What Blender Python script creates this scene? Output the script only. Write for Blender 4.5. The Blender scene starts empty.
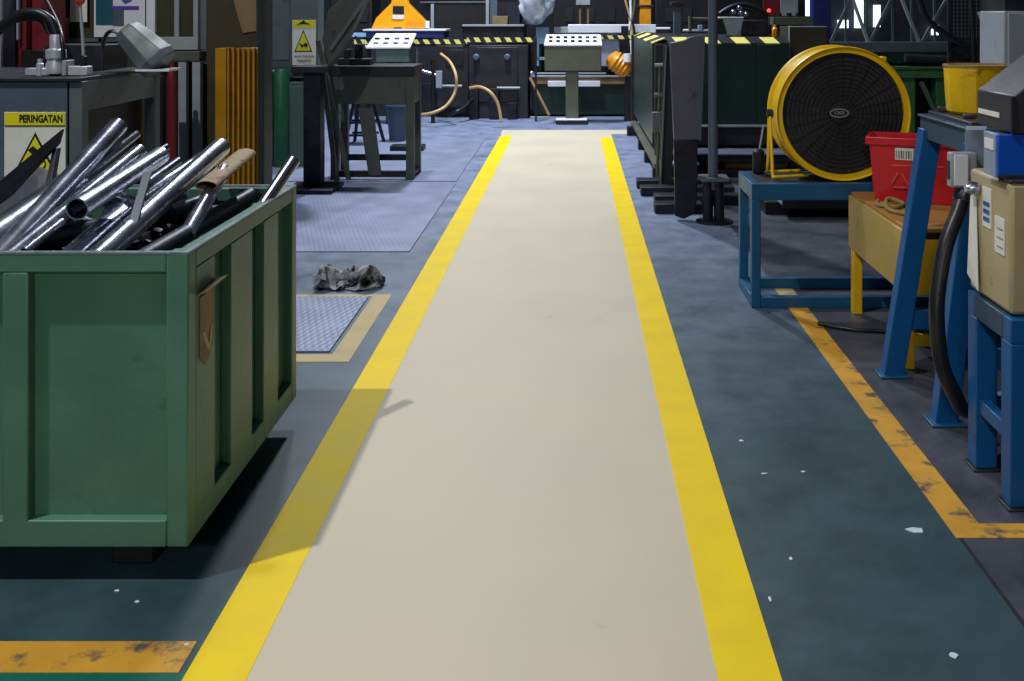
import bpy, bmesh, math, random
from mathutils import Vector, Matrix
random.seed(7)
SC = bpy.context.scene
COL = SC.collection
V = Vector
HX, HY, FPX, EYE = 573.0, 12.0, 1000.0, 1.6      # vanishing point, focal length in px, eye height in metres

def P(px, py, Y):
    """point at depth Y metres seen at photo position px,py"""
    return V(((px - HX) * Y / FPX, Y, EYE - (py - HY) * Y / FPX))
def X(px, Y): return (px - HX) * Y / FPX
def Z(py, Y): return EYE - (py - HY) * Y / FPX

# ------------------------------------------------------------------ materials
def lin(c):
    c = c / 255.0
    return c / 12.92 if c <= 0.04045 else ((c + 0.055) / 1.055) ** 2.4
def rgb(t): return (lin(t[0]), lin(t[1]), lin(t[2]), 1)
MATS = {}
def paint(name, col, rough=.5, metal=0.0, var=.12, scale=6, dirt=None, damt=.35, dscale=9, bump=.08, spec=.5, stretch=None, bscale=None):
    m = bpy.data.materials.new(name); m.use_nodes = True
    nt = m.node_tree; N = nt.nodes; L = nt.links
    b = N['Principled BSDF']
    b.inputs['Roughness'].default_value = rough
    b.inputs['Metallic'].default_value = metal
    b.inputs['Specular IOR Level'].default_value = spec
    tc = N.new('ShaderNodeTexCoord')
    src = tc.outputs['Object']
    if stretch:
        mp = N.new('ShaderNodeMapping'); mp.inputs['Scale'].default_value = stretch
        L.new(src, mp.inputs['Vector']); src = mp.outputs['Vector']
    n1 = N.new('ShaderNodeTexNoise'); n1.inputs['Scale'].default_value = scale; n1.inputs['Detail'].default_value = 6
    L.new(src, n1.inputs['Vector'])
    cr = N.new('ShaderNodeMapRange'); cr.inputs['From Min'].default_value = .3; cr.inputs['From Max'].default_value = .7
    L.new(n1.outputs['Fac'], cr.inputs['Value'])
    mx = N.new('ShaderNodeMix'); mx.data_type = 'RGBA'
    c = rgb(col)
    mx.inputs['A'].default_value = tuple(min(1, v * (1 - var)) for v in c[:3]) + (1,)
    mx.inputs['B'].default_value = tuple(min(1, v * (1 + var)) for v in c[:3]) + (1,)
    L.new(cr.outputs['Result'], mx.inputs['Factor'])
    out = mx.outputs['Result']
    if dirt:
        n2 = N.new('ShaderNodeTexNoise'); n2.inputs['Scale'].default_value = dscale; n2.inputs['Detail'].default_value = 8; n2.inputs['Roughness'].default_value = .65
        L.new(src, n2.inputs['Vector'])
        r2 = N.new('ShaderNodeMapRange'); t = .72 - .35 * damt
        r2.inputs['From Min'].default_value = t; r2.inputs['From Max'].default_value = t + .12
        L.new(n2.outputs['Fac'], r2.inputs['Value'])
        m2 = N.new('ShaderNodeMix'); m2.data_type = 'RGBA'
        L.new(out, m2.inputs['A']); m2.inputs['B'].default_value = rgb(dirt)
        L.new(r2.outputs['Result'], m2.inputs['Factor'])
        out = m2.outputs['Result']
    L.new(out, b.inputs['Base Color'])
    rr = N.new('ShaderNodeMapRange'); rr.inputs['To Min'].default_value = max(.03, rough - .1); rr.inputs['To Max'].default_value = min(1, rough + .1)
    L.new(n1.outputs['Fac'], rr.inputs['Value']); L.new(rr.outputs['Result'], b.inputs['Roughness'])
    if bump:
        nb = N.new('ShaderNodeTexNoise'); nb.inputs['Scale'].default_value = bscale or scale * 6; nb.inputs['Detail'].default_value = 4
        L.new(src, nb.inputs['Vector'])
        bp = N.new('ShaderNodeBump'); bp.inputs['Strength'].default_value = bump; bp.inputs['Distance'].default_value = .01
        L.new(nb.outputs['Fac'], bp.inputs['Height']); L.new(bp.outputs['Normal'], b.inputs['Normal'])
    MATS[name] = m
    return m
def stripes(name, ca, cb, freq, slant=1.0, axis='XZ', rough=.5):
    m = bpy.data.materials.new(name); m.use_nodes = True
    nt = m.node_tree; N = nt.nodes; L = nt.links; b = N['Principled BSDF']; b.inputs['Roughness'].default_value = rough
    tc = N.new('ShaderNodeTexCoord'); sp = N.new('ShaderNodeSeparateXYZ'); L.new(tc.outputs['Object'], sp.inputs[0])
    a = N.new('ShaderNodeMath'); a.operation = 'MULTIPLY_ADD'; a.inputs[1].default_value = slant
    L.new(sp.outputs[axis[1]], a.inputs[0]); L.new(sp.outputs[axis[0]], a.inputs[2])
    f = N.new('ShaderNodeMath'); f.operation = 'MULTIPLY'; f.inputs[1].default_value = freq; L.new(a.outputs[0], f.inputs[0])
    g = N.new('ShaderNodeMath'); g.operation = 'FRACT'; L.new(f.outputs[0], g.inputs[0])
    h = N.new('ShaderNodeMath'); h.operation = 'GREATER_THAN'; h.inputs[1].default_value = .5; L.new(g.outputs[0], h.inputs[0])
    mx = N.new('ShaderNodeMix'); mx.data_type = 'RGBA'; mx.inputs['A'].default_value = rgb(ca); mx.inputs['B'].default_value = rgb(cb)
    L.new(h.outputs[0], mx.inputs['Factor']); L.new(mx.outputs['Result'], b.inputs['Base Color'])
    MATS[name] = m; return m
def glow(name, col, s):
    m = bpy.data.materials.new(name); m.use_nodes = True
    b = m.node_tree.nodes['Principled BSDF']; b.inputs['Base Color'].default_value = rgb(col)
    b.inputs['Emission Color'].default_value = rgb(col); b.inputs['Emission Strength'].default_value = s
    MATS[name] = m; return m

def floor_material():
    """teal epoxy near the bay, blending to worn blue-grey concrete further down the hall with the far sheen put into its colour, dark bare concrete in the machine bay"""
    m = bpy.data.materials.new('shop_floor'); m.use_nodes = True
    nt = m.node_tree; N = nt.nodes; L = nt.links; b = N['Principled BSDF']
    tc = N.new('ShaderNodeTexCoord'); sp = N.new('ShaderNodeSeparateXYZ'); L.new(tc.outputs['Object'], sp.inputs[0])
    def noise(s, d=6, r=.55):
        n = N.new('ShaderNodeTexNoise'); n.inputs['Scale'].default_value = s; n.inputs['Detail'].default_value = d; n.inputs['Roughness'].default_value = r
        L.new(tc.outputs['Object'], n.inputs['Vector']); return n.outputs['Fac']
    def rng(v, a, c, lo=0, hi=1):
        r = N.new('ShaderNodeMapRange'); r.inputs['From Min'].default_value = a; r.inputs['From Max'].default_value = c
        r.inputs['To Min'].default_value = lo; r.inputs['To Max'].default_value = hi; L.new(v, r.inputs['Value']); return r.outputs['Result']
    def mix(f, a, c):
        x = N.new('ShaderNodeMix'); x.data_type = 'RGBA'; L.new(f, x.inputs['Factor'])
        for s, k in ((a, 'A'), (c, 'B')):
            if isinstance(s, tuple): x.inputs[k].default_value = rgb(s)
            else: L.new(s, x.inputs[k])
        return x.outputs['Result']
    def madd(a, k, c):
        x = N.new('ShaderNodeMath'); x.operation = 'MULTIPLY_ADD'; L.new(a, x.inputs[0]); x.inputs[1].default_value = k
        if isinstance(c, (int, float)): x.inputs[2].default_value = c
        else: L.new(c, x.inputs[2])
        return x.outputs[0]
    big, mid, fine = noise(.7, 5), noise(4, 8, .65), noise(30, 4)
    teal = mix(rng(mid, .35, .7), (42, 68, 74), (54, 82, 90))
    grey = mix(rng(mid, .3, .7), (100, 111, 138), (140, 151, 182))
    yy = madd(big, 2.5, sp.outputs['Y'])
    c = mix(rng(yy, 4.9, 10.0), teal, grey)  # ramp along Y: worn concrete, with the bluish far sheen painted in as well
    bare = mix(rng(mid, .3, .7), (52, 56, 66), (80, 82, 94))
    # the machine bay to the east of the orange line was never painted
    xe = madd(fine, .03, sp.outputs['X'])
    c = mix(rng(xe, 1.18, 1.2), c, bare)
    scuff = noise(9, 10, .75)
    c = mix(rng(scuff, .62, .72, 0, .35), c, (120, 132, 148))
    stain = noise(2.2, 8, .7)
    c = mix(rng(stain, .58, .7, 0, .55), c, (36, 40, 46))
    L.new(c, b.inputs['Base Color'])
    L.new(rng(mid, .3, .7, .4, .52), b.inputs['Roughness'])
    bp = N.new('ShaderNodeBump'); bp.inputs['Strength'].default_value = .12; bp.inputs['Distance'].default_value = .01
    L.new(mid, bp.inputs['Height']); L.new(bp.outputs['Normal'], b.inputs['Normal'])
    MATS['shop_floor'] = m; return m
def tread_material():
    m = paint('tread_plate', (132, 141, 168), .45, .15, .13, 3, (96, 102, 122), .25, 5, 0)
    nt = m.node_tree; N = nt.nodes; L = nt.links; b = N['Principled BSDF']
    tc = N.new('ShaderNodeTexCoord'); hts = []
    for rot in (45, -45):
        mp = N.new('ShaderNodeMapping'); mp.inputs['Rotation'].default_value = (0, 0, math.radians(rot)); mp.inputs['Scale'].default_value = (26, 8, 1)
        L.new(tc.outputs['Object'], mp.inputs['Vector'])
        v = N.new('ShaderNodeTexVoronoi'); v.inputs['Scale'].default_value = 1.6; v.inputs['Randomness'].default_value = 0
        L.new(mp.outputs['Vector'], v.inputs['Vector']); hts.append(v.outputs['Distance'])
    mn = N.new('ShaderNodeMath'); mn.operation = 'MINIMUM'; L.new(hts[0], mn.inputs[0]); L.new(hts[1], mn.inputs[1])
    bp = N.new('ShaderNodeBump'); bp.invert = True; bp.inputs['Strength'].default_value = .3; bp.inputs['Distance'].default_value = .01
    L.new(mn.outputs[0], bp.inputs['Height']); L.new(bp.outputs['Normal'], b.inputs['Normal'])
    return m

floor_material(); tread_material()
paint('walk_beige', (203, 193, 170), .6, 0, .05, 1.6, (160, 151, 134), .16, 3, .06, spec=.35, bscale=25)
paint('line_yellow', (238, 206, 0), .6, 0, .06, 5, (196, 168, 10), .14, 8, .06, spec=.25)
paint('line_old', (208, 154, 46), .55, 0, .14, 6, (78, 80, 76), .52, 9, .1)
paint('line_tan', (178, 158, 104), .55, 0, .12, 6, (92, 98, 108), .3, 9, .1)
paint('green_patch', (14, 104, 86), .4, 0, .1, 4, (40, 84, 80), .2)
paint('fleck_white', (205, 222, 226), .6)
paint('bin_green', (80, 126, 110), .42, 0, .12, 3.5, (58, 84, 70), .3, 4, .25, bscale=14)
paint('bin_edge_lit', (138, 150, 158), .38, .5, .2, 9, (60, 90, 78), .4)  # pale metal colour carries the bright line of light along the rim top
paint('rust_tan', (150, 132, 100), .7, 0, .25, 14, (70, 58, 42), .4, 20)
paint('chrome', (190, 192, 208), .27, 1, .12, 10, (70, 70, 84), .28, 7, .05)
paint('chrome_dull', (112, 114, 128), .3, 1, .2, 9, (52, 52, 62), .4, 7, .1)
paint('dark_steel', (44, 45, 54), .45, .6, .25, 8, (26, 26, 30), .4)
paint('black', (20, 21, 25), .5, 0, .2, 8)
paint('rubber', (26, 27, 33), .38, 0, .15, 8)
paint('charcoal', (38, 40, 46), .5, .2, .2, 6, (24, 25, 28), .35)
paint('machine_grey', (92, 100, 106), .45, 0, .12, 5, (56, 60, 62), .3)
paint('grey_light', (150, 158, 166), .45, 0, .1, 5, (100, 104, 108), .25)
paint('slate', (78, 92, 108), .45, 0, .12, 5, (48, 54, 62), .3)
paint('white_paint', (222, 226, 236), .45, 0, .04, 5)
paint('paper', (226, 226, 220), .7, 0, .05, 9)
paint('ink', (18, 18, 20), .6, 0, 0, 5, bump=0)
paint('ink_blue', (52, 96, 170), .6, 0, 0, 5, bump=0)
paint('sign_yellow', (228, 222, 24), .5, 0, .04, 5, bump=0)
paint('dark_red', (112, 26, 34), .5, 0, .25, 4, (50, 20, 24), .45)
paint('red_plastic', (204, 30, 44), .35, 0, .08, 5, (160, 22, 34), .3)
paint('red_knob', (214, 62, 48), .4)
paint('red_post', (112, 28, 34), .5)
paint('teal_print', (18, 88, 108), .5)
paint('violet_print', (92, 62, 172), .5)
paint('olive_board', (58, 53, 35), .6, 0, .2, 4, (46, 42, 30), .4)
paint('cardboard', (132, 112, 76), .8, 0, .12, 5)
paint('pane_olive', (62, 64, 48), .2, 0, .2, 3)
m_ = paint('fan_net', (46, 47, 53), .7, 0, .3, 5, (84, 88, 88), .3, 5, .1)
m_.node_tree.nodes['Principled BSDF'].inputs['Alpha'].default_value = .82
paint('yellow_rib_shaded', (168, 122, 12), .45, 0, .18, 5, (120, 86, 14), .35, 9)  # base yellow darkened to hold the shade lying over this panel
paint('green_dark', (14, 44, 38), .4, 0, .2, 4, (20, 28, 28), .35)
paint('green_mid', (26, 88, 58), .45, 0, .2, 5, (18, 50, 38), .35)
paint('green_conveyor', (58, 112, 66), .5, 0, .2, 5, (34, 54, 38), .4)
paint('grey_green', (74, 98, 88), .5, 0, .12, 5, (50, 62, 56), .3)
paint('olive_grey', (84, 88, 74), .5, 0, .12, 5, (58, 60, 52), .3)
paint('table_olive', (70, 76, 70), .5, 0, .15, 5, (40, 44, 42), .35)
paint('orange_paint', (246, 166, 12), .4, 0, .06, 4)
paint('orange_motor', (222, 146, 24), .4, 0, .12, 8)
paint('navy', (34, 44, 104), .4, 0, .1, 5)
paint('light_blue', (148, 190, 224), .4, 0, .08, 5)
paint('bag_film', (206, 216, 232), .22, 0, .25, 8, (64, 118, 190), .55, 3, .4)
paint('tan_hose', (196, 160, 112), .45, 0, .1, 8)
paint('fan_yellow', (232, 190, 10), .38, 0, .1, 5, (150, 112, 16), .2, 10)
paint('fan_black', (40, 41, 47), .5, .2, .2, 8, (58, 60, 66), .2, 12)
paint('fan_logo', (140, 142, 150), .5)
paint('blue_frame', (16, 84, 126), .42, 0, .14, 6, (30, 48, 74), .3, 9)
paint('blue_table', (8, 84, 144), .4, 0, .1, 5, (22, 52, 96), .28, 8)
paint('blue_grey', (46, 72, 94), .45, 0, .12, 6, (44, 56, 68), .3)
paint('blue_box', (8, 84, 200), .38, 0, .06, 5)
paint('blue_zinc', (150, 164, 190), .42, .15, .15, 5)
paint('ply_tan', (186, 160, 84), .55, 0, .12, 4, (150, 124, 66), .3, 6)
paint('ply_yellow', (240, 188, 16), .5, 0, .1, 4, (160, 120, 20), .25, 6)
paint('wood_top', (176, 124, 58), .6, 0, .18, 5, (120, 82, 40), .3, 6, .1, stretch=(1, 8, 1))
paint('rope', (150, 130, 72), .8, 0, .2, 30)
paint('pot_yellow', (234, 190, 8), .45, 0, .14, 8, (96, 78, 24), .34, 11, .2)
paint('hood_grey', (60, 58, 66), .42, .2, .12, 5, (48, 48, 54), .3)
paint('beige_box', (178, 164, 128), .5, 0, .1, 5, (110, 98, 74), .26, 8)
paint('cloth_fold_shade', (158, 160, 168), .8, 0, .3, 16, (30, 31, 35), .66, 13, .3)  # dark blotches put the shade of the folds into the cloth colour
paint('bucket_blue', (62, 82, 104), .5, 0, .15, 6, (130, 140, 146), .25, 6)
paint('plate_violet', (88, 88, 104), .42, .2, .15, 4, (52, 52, 60), .4)
paint('chrome_lit', (206, 210, 222), .4, .45, .1, 9, (110, 114, 124), .2)  # paler, less metallic chrome: the lit look is put into the colour
paint('blade_grey', (120, 122, 120), .5)
paint('red_pale', (226, 92, 96), .4)
paint('plank', (124, 98, 62), .7, 0, .2, 6)
paint('wall_dark', (44, 48, 58), .8, 0, .3, .8, (24, 26, 34), .5, 1.2)
paint('door_red', (206, 40, 50), .5)
stripes('hazard', (26, 28, 34), (236, 230, 120), 3.4, .7, 'XZ')
stripes('hazard_side', (26, 28, 34), (236, 230, 120), .9, .7, 'YZ')
stripes('hazard_tape', (30, 32, 36), (238, 232, 130), 6.6, .6, 'XZ')
glow('window_glow', (232, 240, 255), 1.6)
glow('red_light', (255, 60, 50), 3.0)

# ------------------------------------------------------------------ mesh building
ORIGIN = {}
class MB:
    def __init__(s): s.v = []; s.f = []
    def add(s, vs, fs):
        o = len(s.v); s.v += [V(p) for p in vs]; s.f += [tuple(i + o for i in f) for f in fs]; return s
    def box(s, x0, x1, y0, y1, z0, z1):
        vs = [(x, y, z) for x in (x0, x1) for y in (y0, y1) for z in (z0, z1)]
        return s.add(vs, [(0, 1, 3, 2), (4, 6, 7, 5), (0, 4, 5, 1), (2, 3, 7, 6), (0, 2, 6, 4), (1, 5, 7, 3)])
    def bar(s, p, q, w, h, up=(0, 0, 1)):
        p, q = V(p), V(q); d = (q - p).normalized(); up = V(up)
        if abs(d.dot(up)) > .95: up = V((0, 1, 0))
        a = d.cross(up).normalized() * (w / 2); b = a.cross(d).normalized() * (h / 2)
        vs = [c + i * a + j * b for c in (p, q) for i, j in ((-1, -1), (1, -1), (1, 1), (-1, 1))]
        return s.add(vs, [(3, 2, 1, 0), (4, 5, 6, 7)] + [(i, (i + 1) % 4, 4 + (i + 1) % 4, 4 + i) for i in range(4)])
    def prism(s, poly, vec):
        n = len(poly); vec = V(vec)
        vs = [V(p) for p in poly] + [V(p) + vec for p in poly]
        return s.add(vs, [tuple(range(n - 1, -1, -1)), tuple(range(n, 2 * n))] + [(i, (i + 1) % n, n + (i + 1) % n, n + i) for i in range(n)])
    def ring_prism(s, outer, inner, vec):
        n = len(outer); vec = V(vec)
        vs = [V(p) for p in outer] + [V(p) for p in inner] + [V(p) + vec for p in outer] + [V(p) + vec for p in inner]
        fs = []
        for i in range(n):
            j = (i + 1) % n
            fs += [(i, j, n + j, n + i), (2 * n + i, 3 * n + i, 3 * n + j, 2 * n + j), (i, 2 * n + i, 2 * n + j, j), (n + i, n + j, 3 * n + j, 3 * n + i)]
        return s.add(vs, fs)
    def tube(s, pts, r, n=12, cap=True, flat=1.0):
        pts = [V(p) for p in pts]; m = len(pts)
        rs = r if isinstance(r, (list, tuple)) else [r] * m
        t0 = (pts[1] - pts[0]).normalized(); up = V((0, 0, 1)) if abs(t0.z) < .9 else V((0, 1, 0))
        a = t0.cross(up).normalized(); vs = []
        for i, p in enumerate(pts):
            t = (pts[min(i + 1, m - 1)] - pts[max(i - 1, 0)]).normalized()
            a = (a - t * a.dot(t)).normalized(); b = t.cross(a)
            for k in range(n):
                th = 2 * math.pi * k / n
                vs.append(p + (a * math.cos(th) + b * math.sin(th) * flat) * rs[i])
        fs = [(i * n + k, i * n + (k + 1) % n, (i + 1) * n + (k + 1) % n, (i + 1) * n + k) for i in range(m - 1) for k in range(n)]
        if cap: fs += [tuple(range(n - 1, -1, -1)), tuple((m - 1) * n + k for k in range(n))]
        return s.add(vs, fs)
    def pipe(s, p, q, r, wall=.004, n=20, flat=1.0):
        """hollow tube, open at both ends"""
        p, q = V(p), V(q); d = (q - p).normalized(); up = V((0, 0, 1)) if abs(d.z) < .9 else V((0, 1, 0))
        a = d.cross(up).normalized(); b = a.cross(d); vs = []
        for c, rr in ((p, r), (q, r), (q, r - wall), (p, r - wall)):
            for k in range(n):
                th = 2 * math.pi * k / n; vs.append(c + (a * math.cos(th) + b * math.sin(th) * flat) * rr)
        fs = [(g * n + k, g * n + (k + 1) % n, ((g + 1) % 4) * n + (k + 1) % n, ((g + 1) % 4) * n + k) for g in range(4) for k in range(n)]
        return s.add(vs, fs)
    def lathe(s, prof, o, axis=(0, 0, 1), n=28, closed=False):
        o = V(o); d = V(axis).normalized(); up = V((0, 0, 1)) if abs(d.z) < .9 else V((1, 0, 0))
        a = up.cross(d).normalized(); b = d.cross(a); m = len(prof)
        vs = [o + d * t + (a * math.cos(2 * math.pi * k / n) + b * math.sin(2 * math.pi * k / n)) * r for r, t in prof for k in range(n)]
        last = m if closed else m - 1
        fs = [(i * n + k, i * n + (k + 1) % n, ((i + 1) % m) * n + (k + 1) % n, ((i + 1) % m) * n + k) for i in range(last) for k in range(n)]
        if not closed: fs += [tuple(range(n - 1, -1, -1)), tuple((m - 1) * n + k for k in range(n))]
        return s.add(vs, fs)
    def build(s, name, mat, parent=None, bevel=0.0, sharp=35):
        if parent is None:
            xs = [p.x for p in s.v]; ys = [p.y for p in s.v]
            o = V(((min(xs) + max(xs)) / 2, (min(ys) + max(ys)) / 2, min(p.z for p in s.v)))
        else: o = ORIGIN[parent.name]
        me = bpy.data.meshes.new(name)
        me.from_pydata([p - o for p in s.v], [], s.f)
        bm = bmesh.new(); bm.from_mesh(me); bmesh.ops.recalc_face_normals(bm, faces=bm.faces[:]); bm.to_mesh(me); bm.free()
        for p in me.polygons: p.use_smooth = True
        me.set_sharp_from_angle(angle=math.radians(sharp))
        me.materials.append(MATS[mat] if isinstance(mat, str) else mat)
        ob = bpy.data.objects.new(name, me); COL.objects.link(ob)
        if parent is None: ob.location = o
        else: ob.parent = parent
        ORIGIN[ob.name] = o.copy()
        if bevel:
            md = ob.modifiers.new('edge', 'BEVEL'); md.width = bevel; md.segments = 2; md.limit_method = 'ANGLE'; md.angle_limit = math.radians(40)
            md.harden_normals = False
        return ob
def text(name, body, size, mat, parent, center, right=(1, 0, 0), up=(0, 0, 1), width=None, bold=0.0):
    cu = bpy.data.curves.new('lettering', 'FONT'); cu.body = body; cu.size = size; cu.align_x = 'CENTER'; cu.align_y = 'CENTER'
    cu.extrude = .0012; cu.offset = bold
    t = bpy.data.objects.new('lettering', cu); COL.objects.link(t)
    dg = bpy.context.evaluated_depsgraph_get(); dg.update()
    me = bpy.data.meshes.new_from_object(t.evaluated_get(dg))
    bpy.data.objects.remove(t); bpy.data.curves.remove(cu)
    r = V(right).normalized(); u = V(up).normalized(); nn = r.cross(u)
    xs = [v.co.x for v in me.vertices]; k = 1.0
    if width: k = width / (max(xs) - min(xs))
    o = ORIGIN[parent.name]
    for v in me.vertices: v.co = V(center) - o + r * v.co.x * k + u * v.co.y + nn * v.co.z
    me.materials.clear(); me.materials.append(MATS[mat])
    ob = bpy.data.objects.new(name, me); COL.objects.link(ob); ob.parent = parent; ORIGIN[ob.name] = o.copy()
    return ob
def tag(o, label, cat, group=None, kind=None):
    o['label'] = label; o['category'] = cat
    if group: o['group'] = group
    if kind: o['kind'] = kind
    return o
def thing(name, label, cat, loc, group=None):
    o = bpy.data.objects.new(name, None); COL.objects.link(o); o.location = loc; o.empty_display_size = .1
    ORIGIN[o.name] = V(loc); return tag(o, label, cat, group)
def B(name, mat, par, *a, bevel=.004):
    return MB().box(*a).build(name, mat, par, bevel)
def arc(p, q, bulge, n=14):
    """quadratic curve p-q through control p/q midpoint + bulge"""
    p, q = V(p), V(q); c = (p + q) / 2 + V(bulge) * 2
    return [p * (1 - t) ** 2 + c * 2 * t * (1 - t) + q * t * t for t in (i / n for i in range(n + 1))]
def spline(pts, n=8):
    pts = [V(p) for p in pts]; out = []
    q = [pts[0] * 2 - pts[1]] + pts + [pts[-1] * 2 - pts[-2]]
    for i in range(1, len(q) - 2):
        for k in range(n):
            t = k / n; a, b, c, d = q[i - 1:i + 3]
            out.append(.5 * ((2 * b) + (c - a) * t + (2 * a - 5 * b + 4 * c - d) * t * t + (3 * b - a - 3 * c + d) * t ** 3))
    return out + [pts[-1]]

# ------------------------------------------------------------------ setting
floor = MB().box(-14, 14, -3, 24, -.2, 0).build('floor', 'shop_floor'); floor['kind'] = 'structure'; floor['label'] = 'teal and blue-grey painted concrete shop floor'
floor['category'] = 'floor'
# object coordinates of the floor = world coordinates, so that its zones sit where they should
_o = floor.location.copy()
for v in floor.data.vertices: v.co += _o
floor.location = (0, 0, 0); ORIGIN['floor'] = V((0, 0, 0))
def strip(name, mat, x0, x1, y0, y1, h=.0015, label=None):
    o = MB().box(x0, x1, y0, y1, -.001, h).build(name, mat, floor)
    if label: o['label'] = label
    return o
strip('walkway_paint', 'walk_beige', -.79, .352, -2.5, 13.1, .002, 'beige painted walkway')
strip('walkway_paint', 'walk_beige', -.935, .5, 12.6, 13.1, .0024, 'beige joint of the walkway with the cross strip')
strip('walkway_paint', 'walk_beige', -.95, 1.6, 13.1, 13.55, .002, 'beige cross strip at the far end of the walkway')
strip('edge_line', 'line_yellow', -.935, -.782, -2.5, 12.9, .003, 'yellow walkway edge line beside the green bin')
strip('edge_line', 'line_yellow', .347, .5, -2.5, 12.7, .003, 'yellow walkway edge line beside the blue tables')
strip('bay_line', 'line_old', 1.165, 1.268, 3.04, 5.42, .002, 'worn orange bay line')
strip('bay_line', 'line_tan', 1.165, 1.268, 5.58, 5.78, .002, 'last faded scrap of the bay line')
strip('bay_line', 'line_old', 1.268, 3.2, 3.04, 3.125, .002, 'worn orange bay line')
strip('bay_line', 'line_old', -4, -.955, 2.42, 2.54, .002, 'worn orange line in front of the bin')
strip('bay_line', 'line_tan', -1.125, -1.025, 4.57, 5.66, .002, 'faded tan bay line')
strip('bay_line', 'line_tan', -2.4, -1.125, 4.57, 4.67, .002, 'faded tan bay line')
strip('bay_line', 'line_tan', -2.4, -1.125, 5.62, 5.66, .002, 'faded tan bay line')
strip('paint_patch', 'green_patch', -4, -.935, -2, 2.42, .001, 'bright green painted floor patch')
strip('floor_seam', 'charcoal', 1.172, 1.184, -1, 3.04, .001, 'thin dark seam continuing the bay line')
def blob(name, px, py, rx, ry, mat='fleck_white'):
    Y0 = 1600 / (py - HY); c = V((X(px, Y0), Y0, 0)); n = 9
    poly = [c + V((math.cos(2 * math.pi * k / n) * rx * random.uniform(.6, 1.2), math.sin(2 * math.pi * k / n) * ry * random.uniform(.6, 1.2), .0005)) for k in range(n)]
    return MB().prism(poly, (0, 0, .002)).build(name, mat, floor)
for px, py, rx, ry in ((741, 441, .011, .008), (764, 474, .013, .006), (803, 472, .008, .006), (791, 559, .006, .008), (953, 656, .014, .012), (770, 600, .004, .014),
                       (718, 634, .005, .006), (117, 591, .008, .006), (137, 602, .008, .005), (187, 645, .006, .006), (377, 237, .012, .02)):
    blob('paint_fleck', px, py, rx, ry)
o = MB().prism([P(905, 530, 3.09) * 1, P(912, 527, 3.1), P(922, 529, 3.1), P(923, 533, 3.07), P(914, 533, 3.07)], (0, 0, .003))
for v in o.v: v.z = .003 if v.z > .002 else .0
o = o.build('paper_scrap', 'fleck_white'); tag(o, 'torn white paper scrap lying on the teal floor beside the orange line', 'scrap')

def struct(name, mat, *a):
    o = MB().box(*a).build(name, mat); o['kind'] = 'structure'; return o
struct('wall_back', 'wall_dark', -14, 14, 22, 22.2, 0, 7)
struct('wall_left', 'wall_dark', -9, -8.8, -3, 22, 0, 7)
struct('wall_right', 'wall_dark', 8.8, 9, -3, 22, 0, 7)
for i, (a, b, y0, y1) in enumerate(((838, 848, 20, 28), (855, 863, -12, 28), (874, 880, 5, 27), (932, 938, 25, 35), (806, 813, -12, 16))):
    w = MB().box(X(a, 21.9), X(b, 21.9), 21.86, 21.96, Z(y1, 21.9), Z(y0, 21.9)).build('window_%d' % (i + 1), 'window_glow'); w['kind'] = 'structure'

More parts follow.
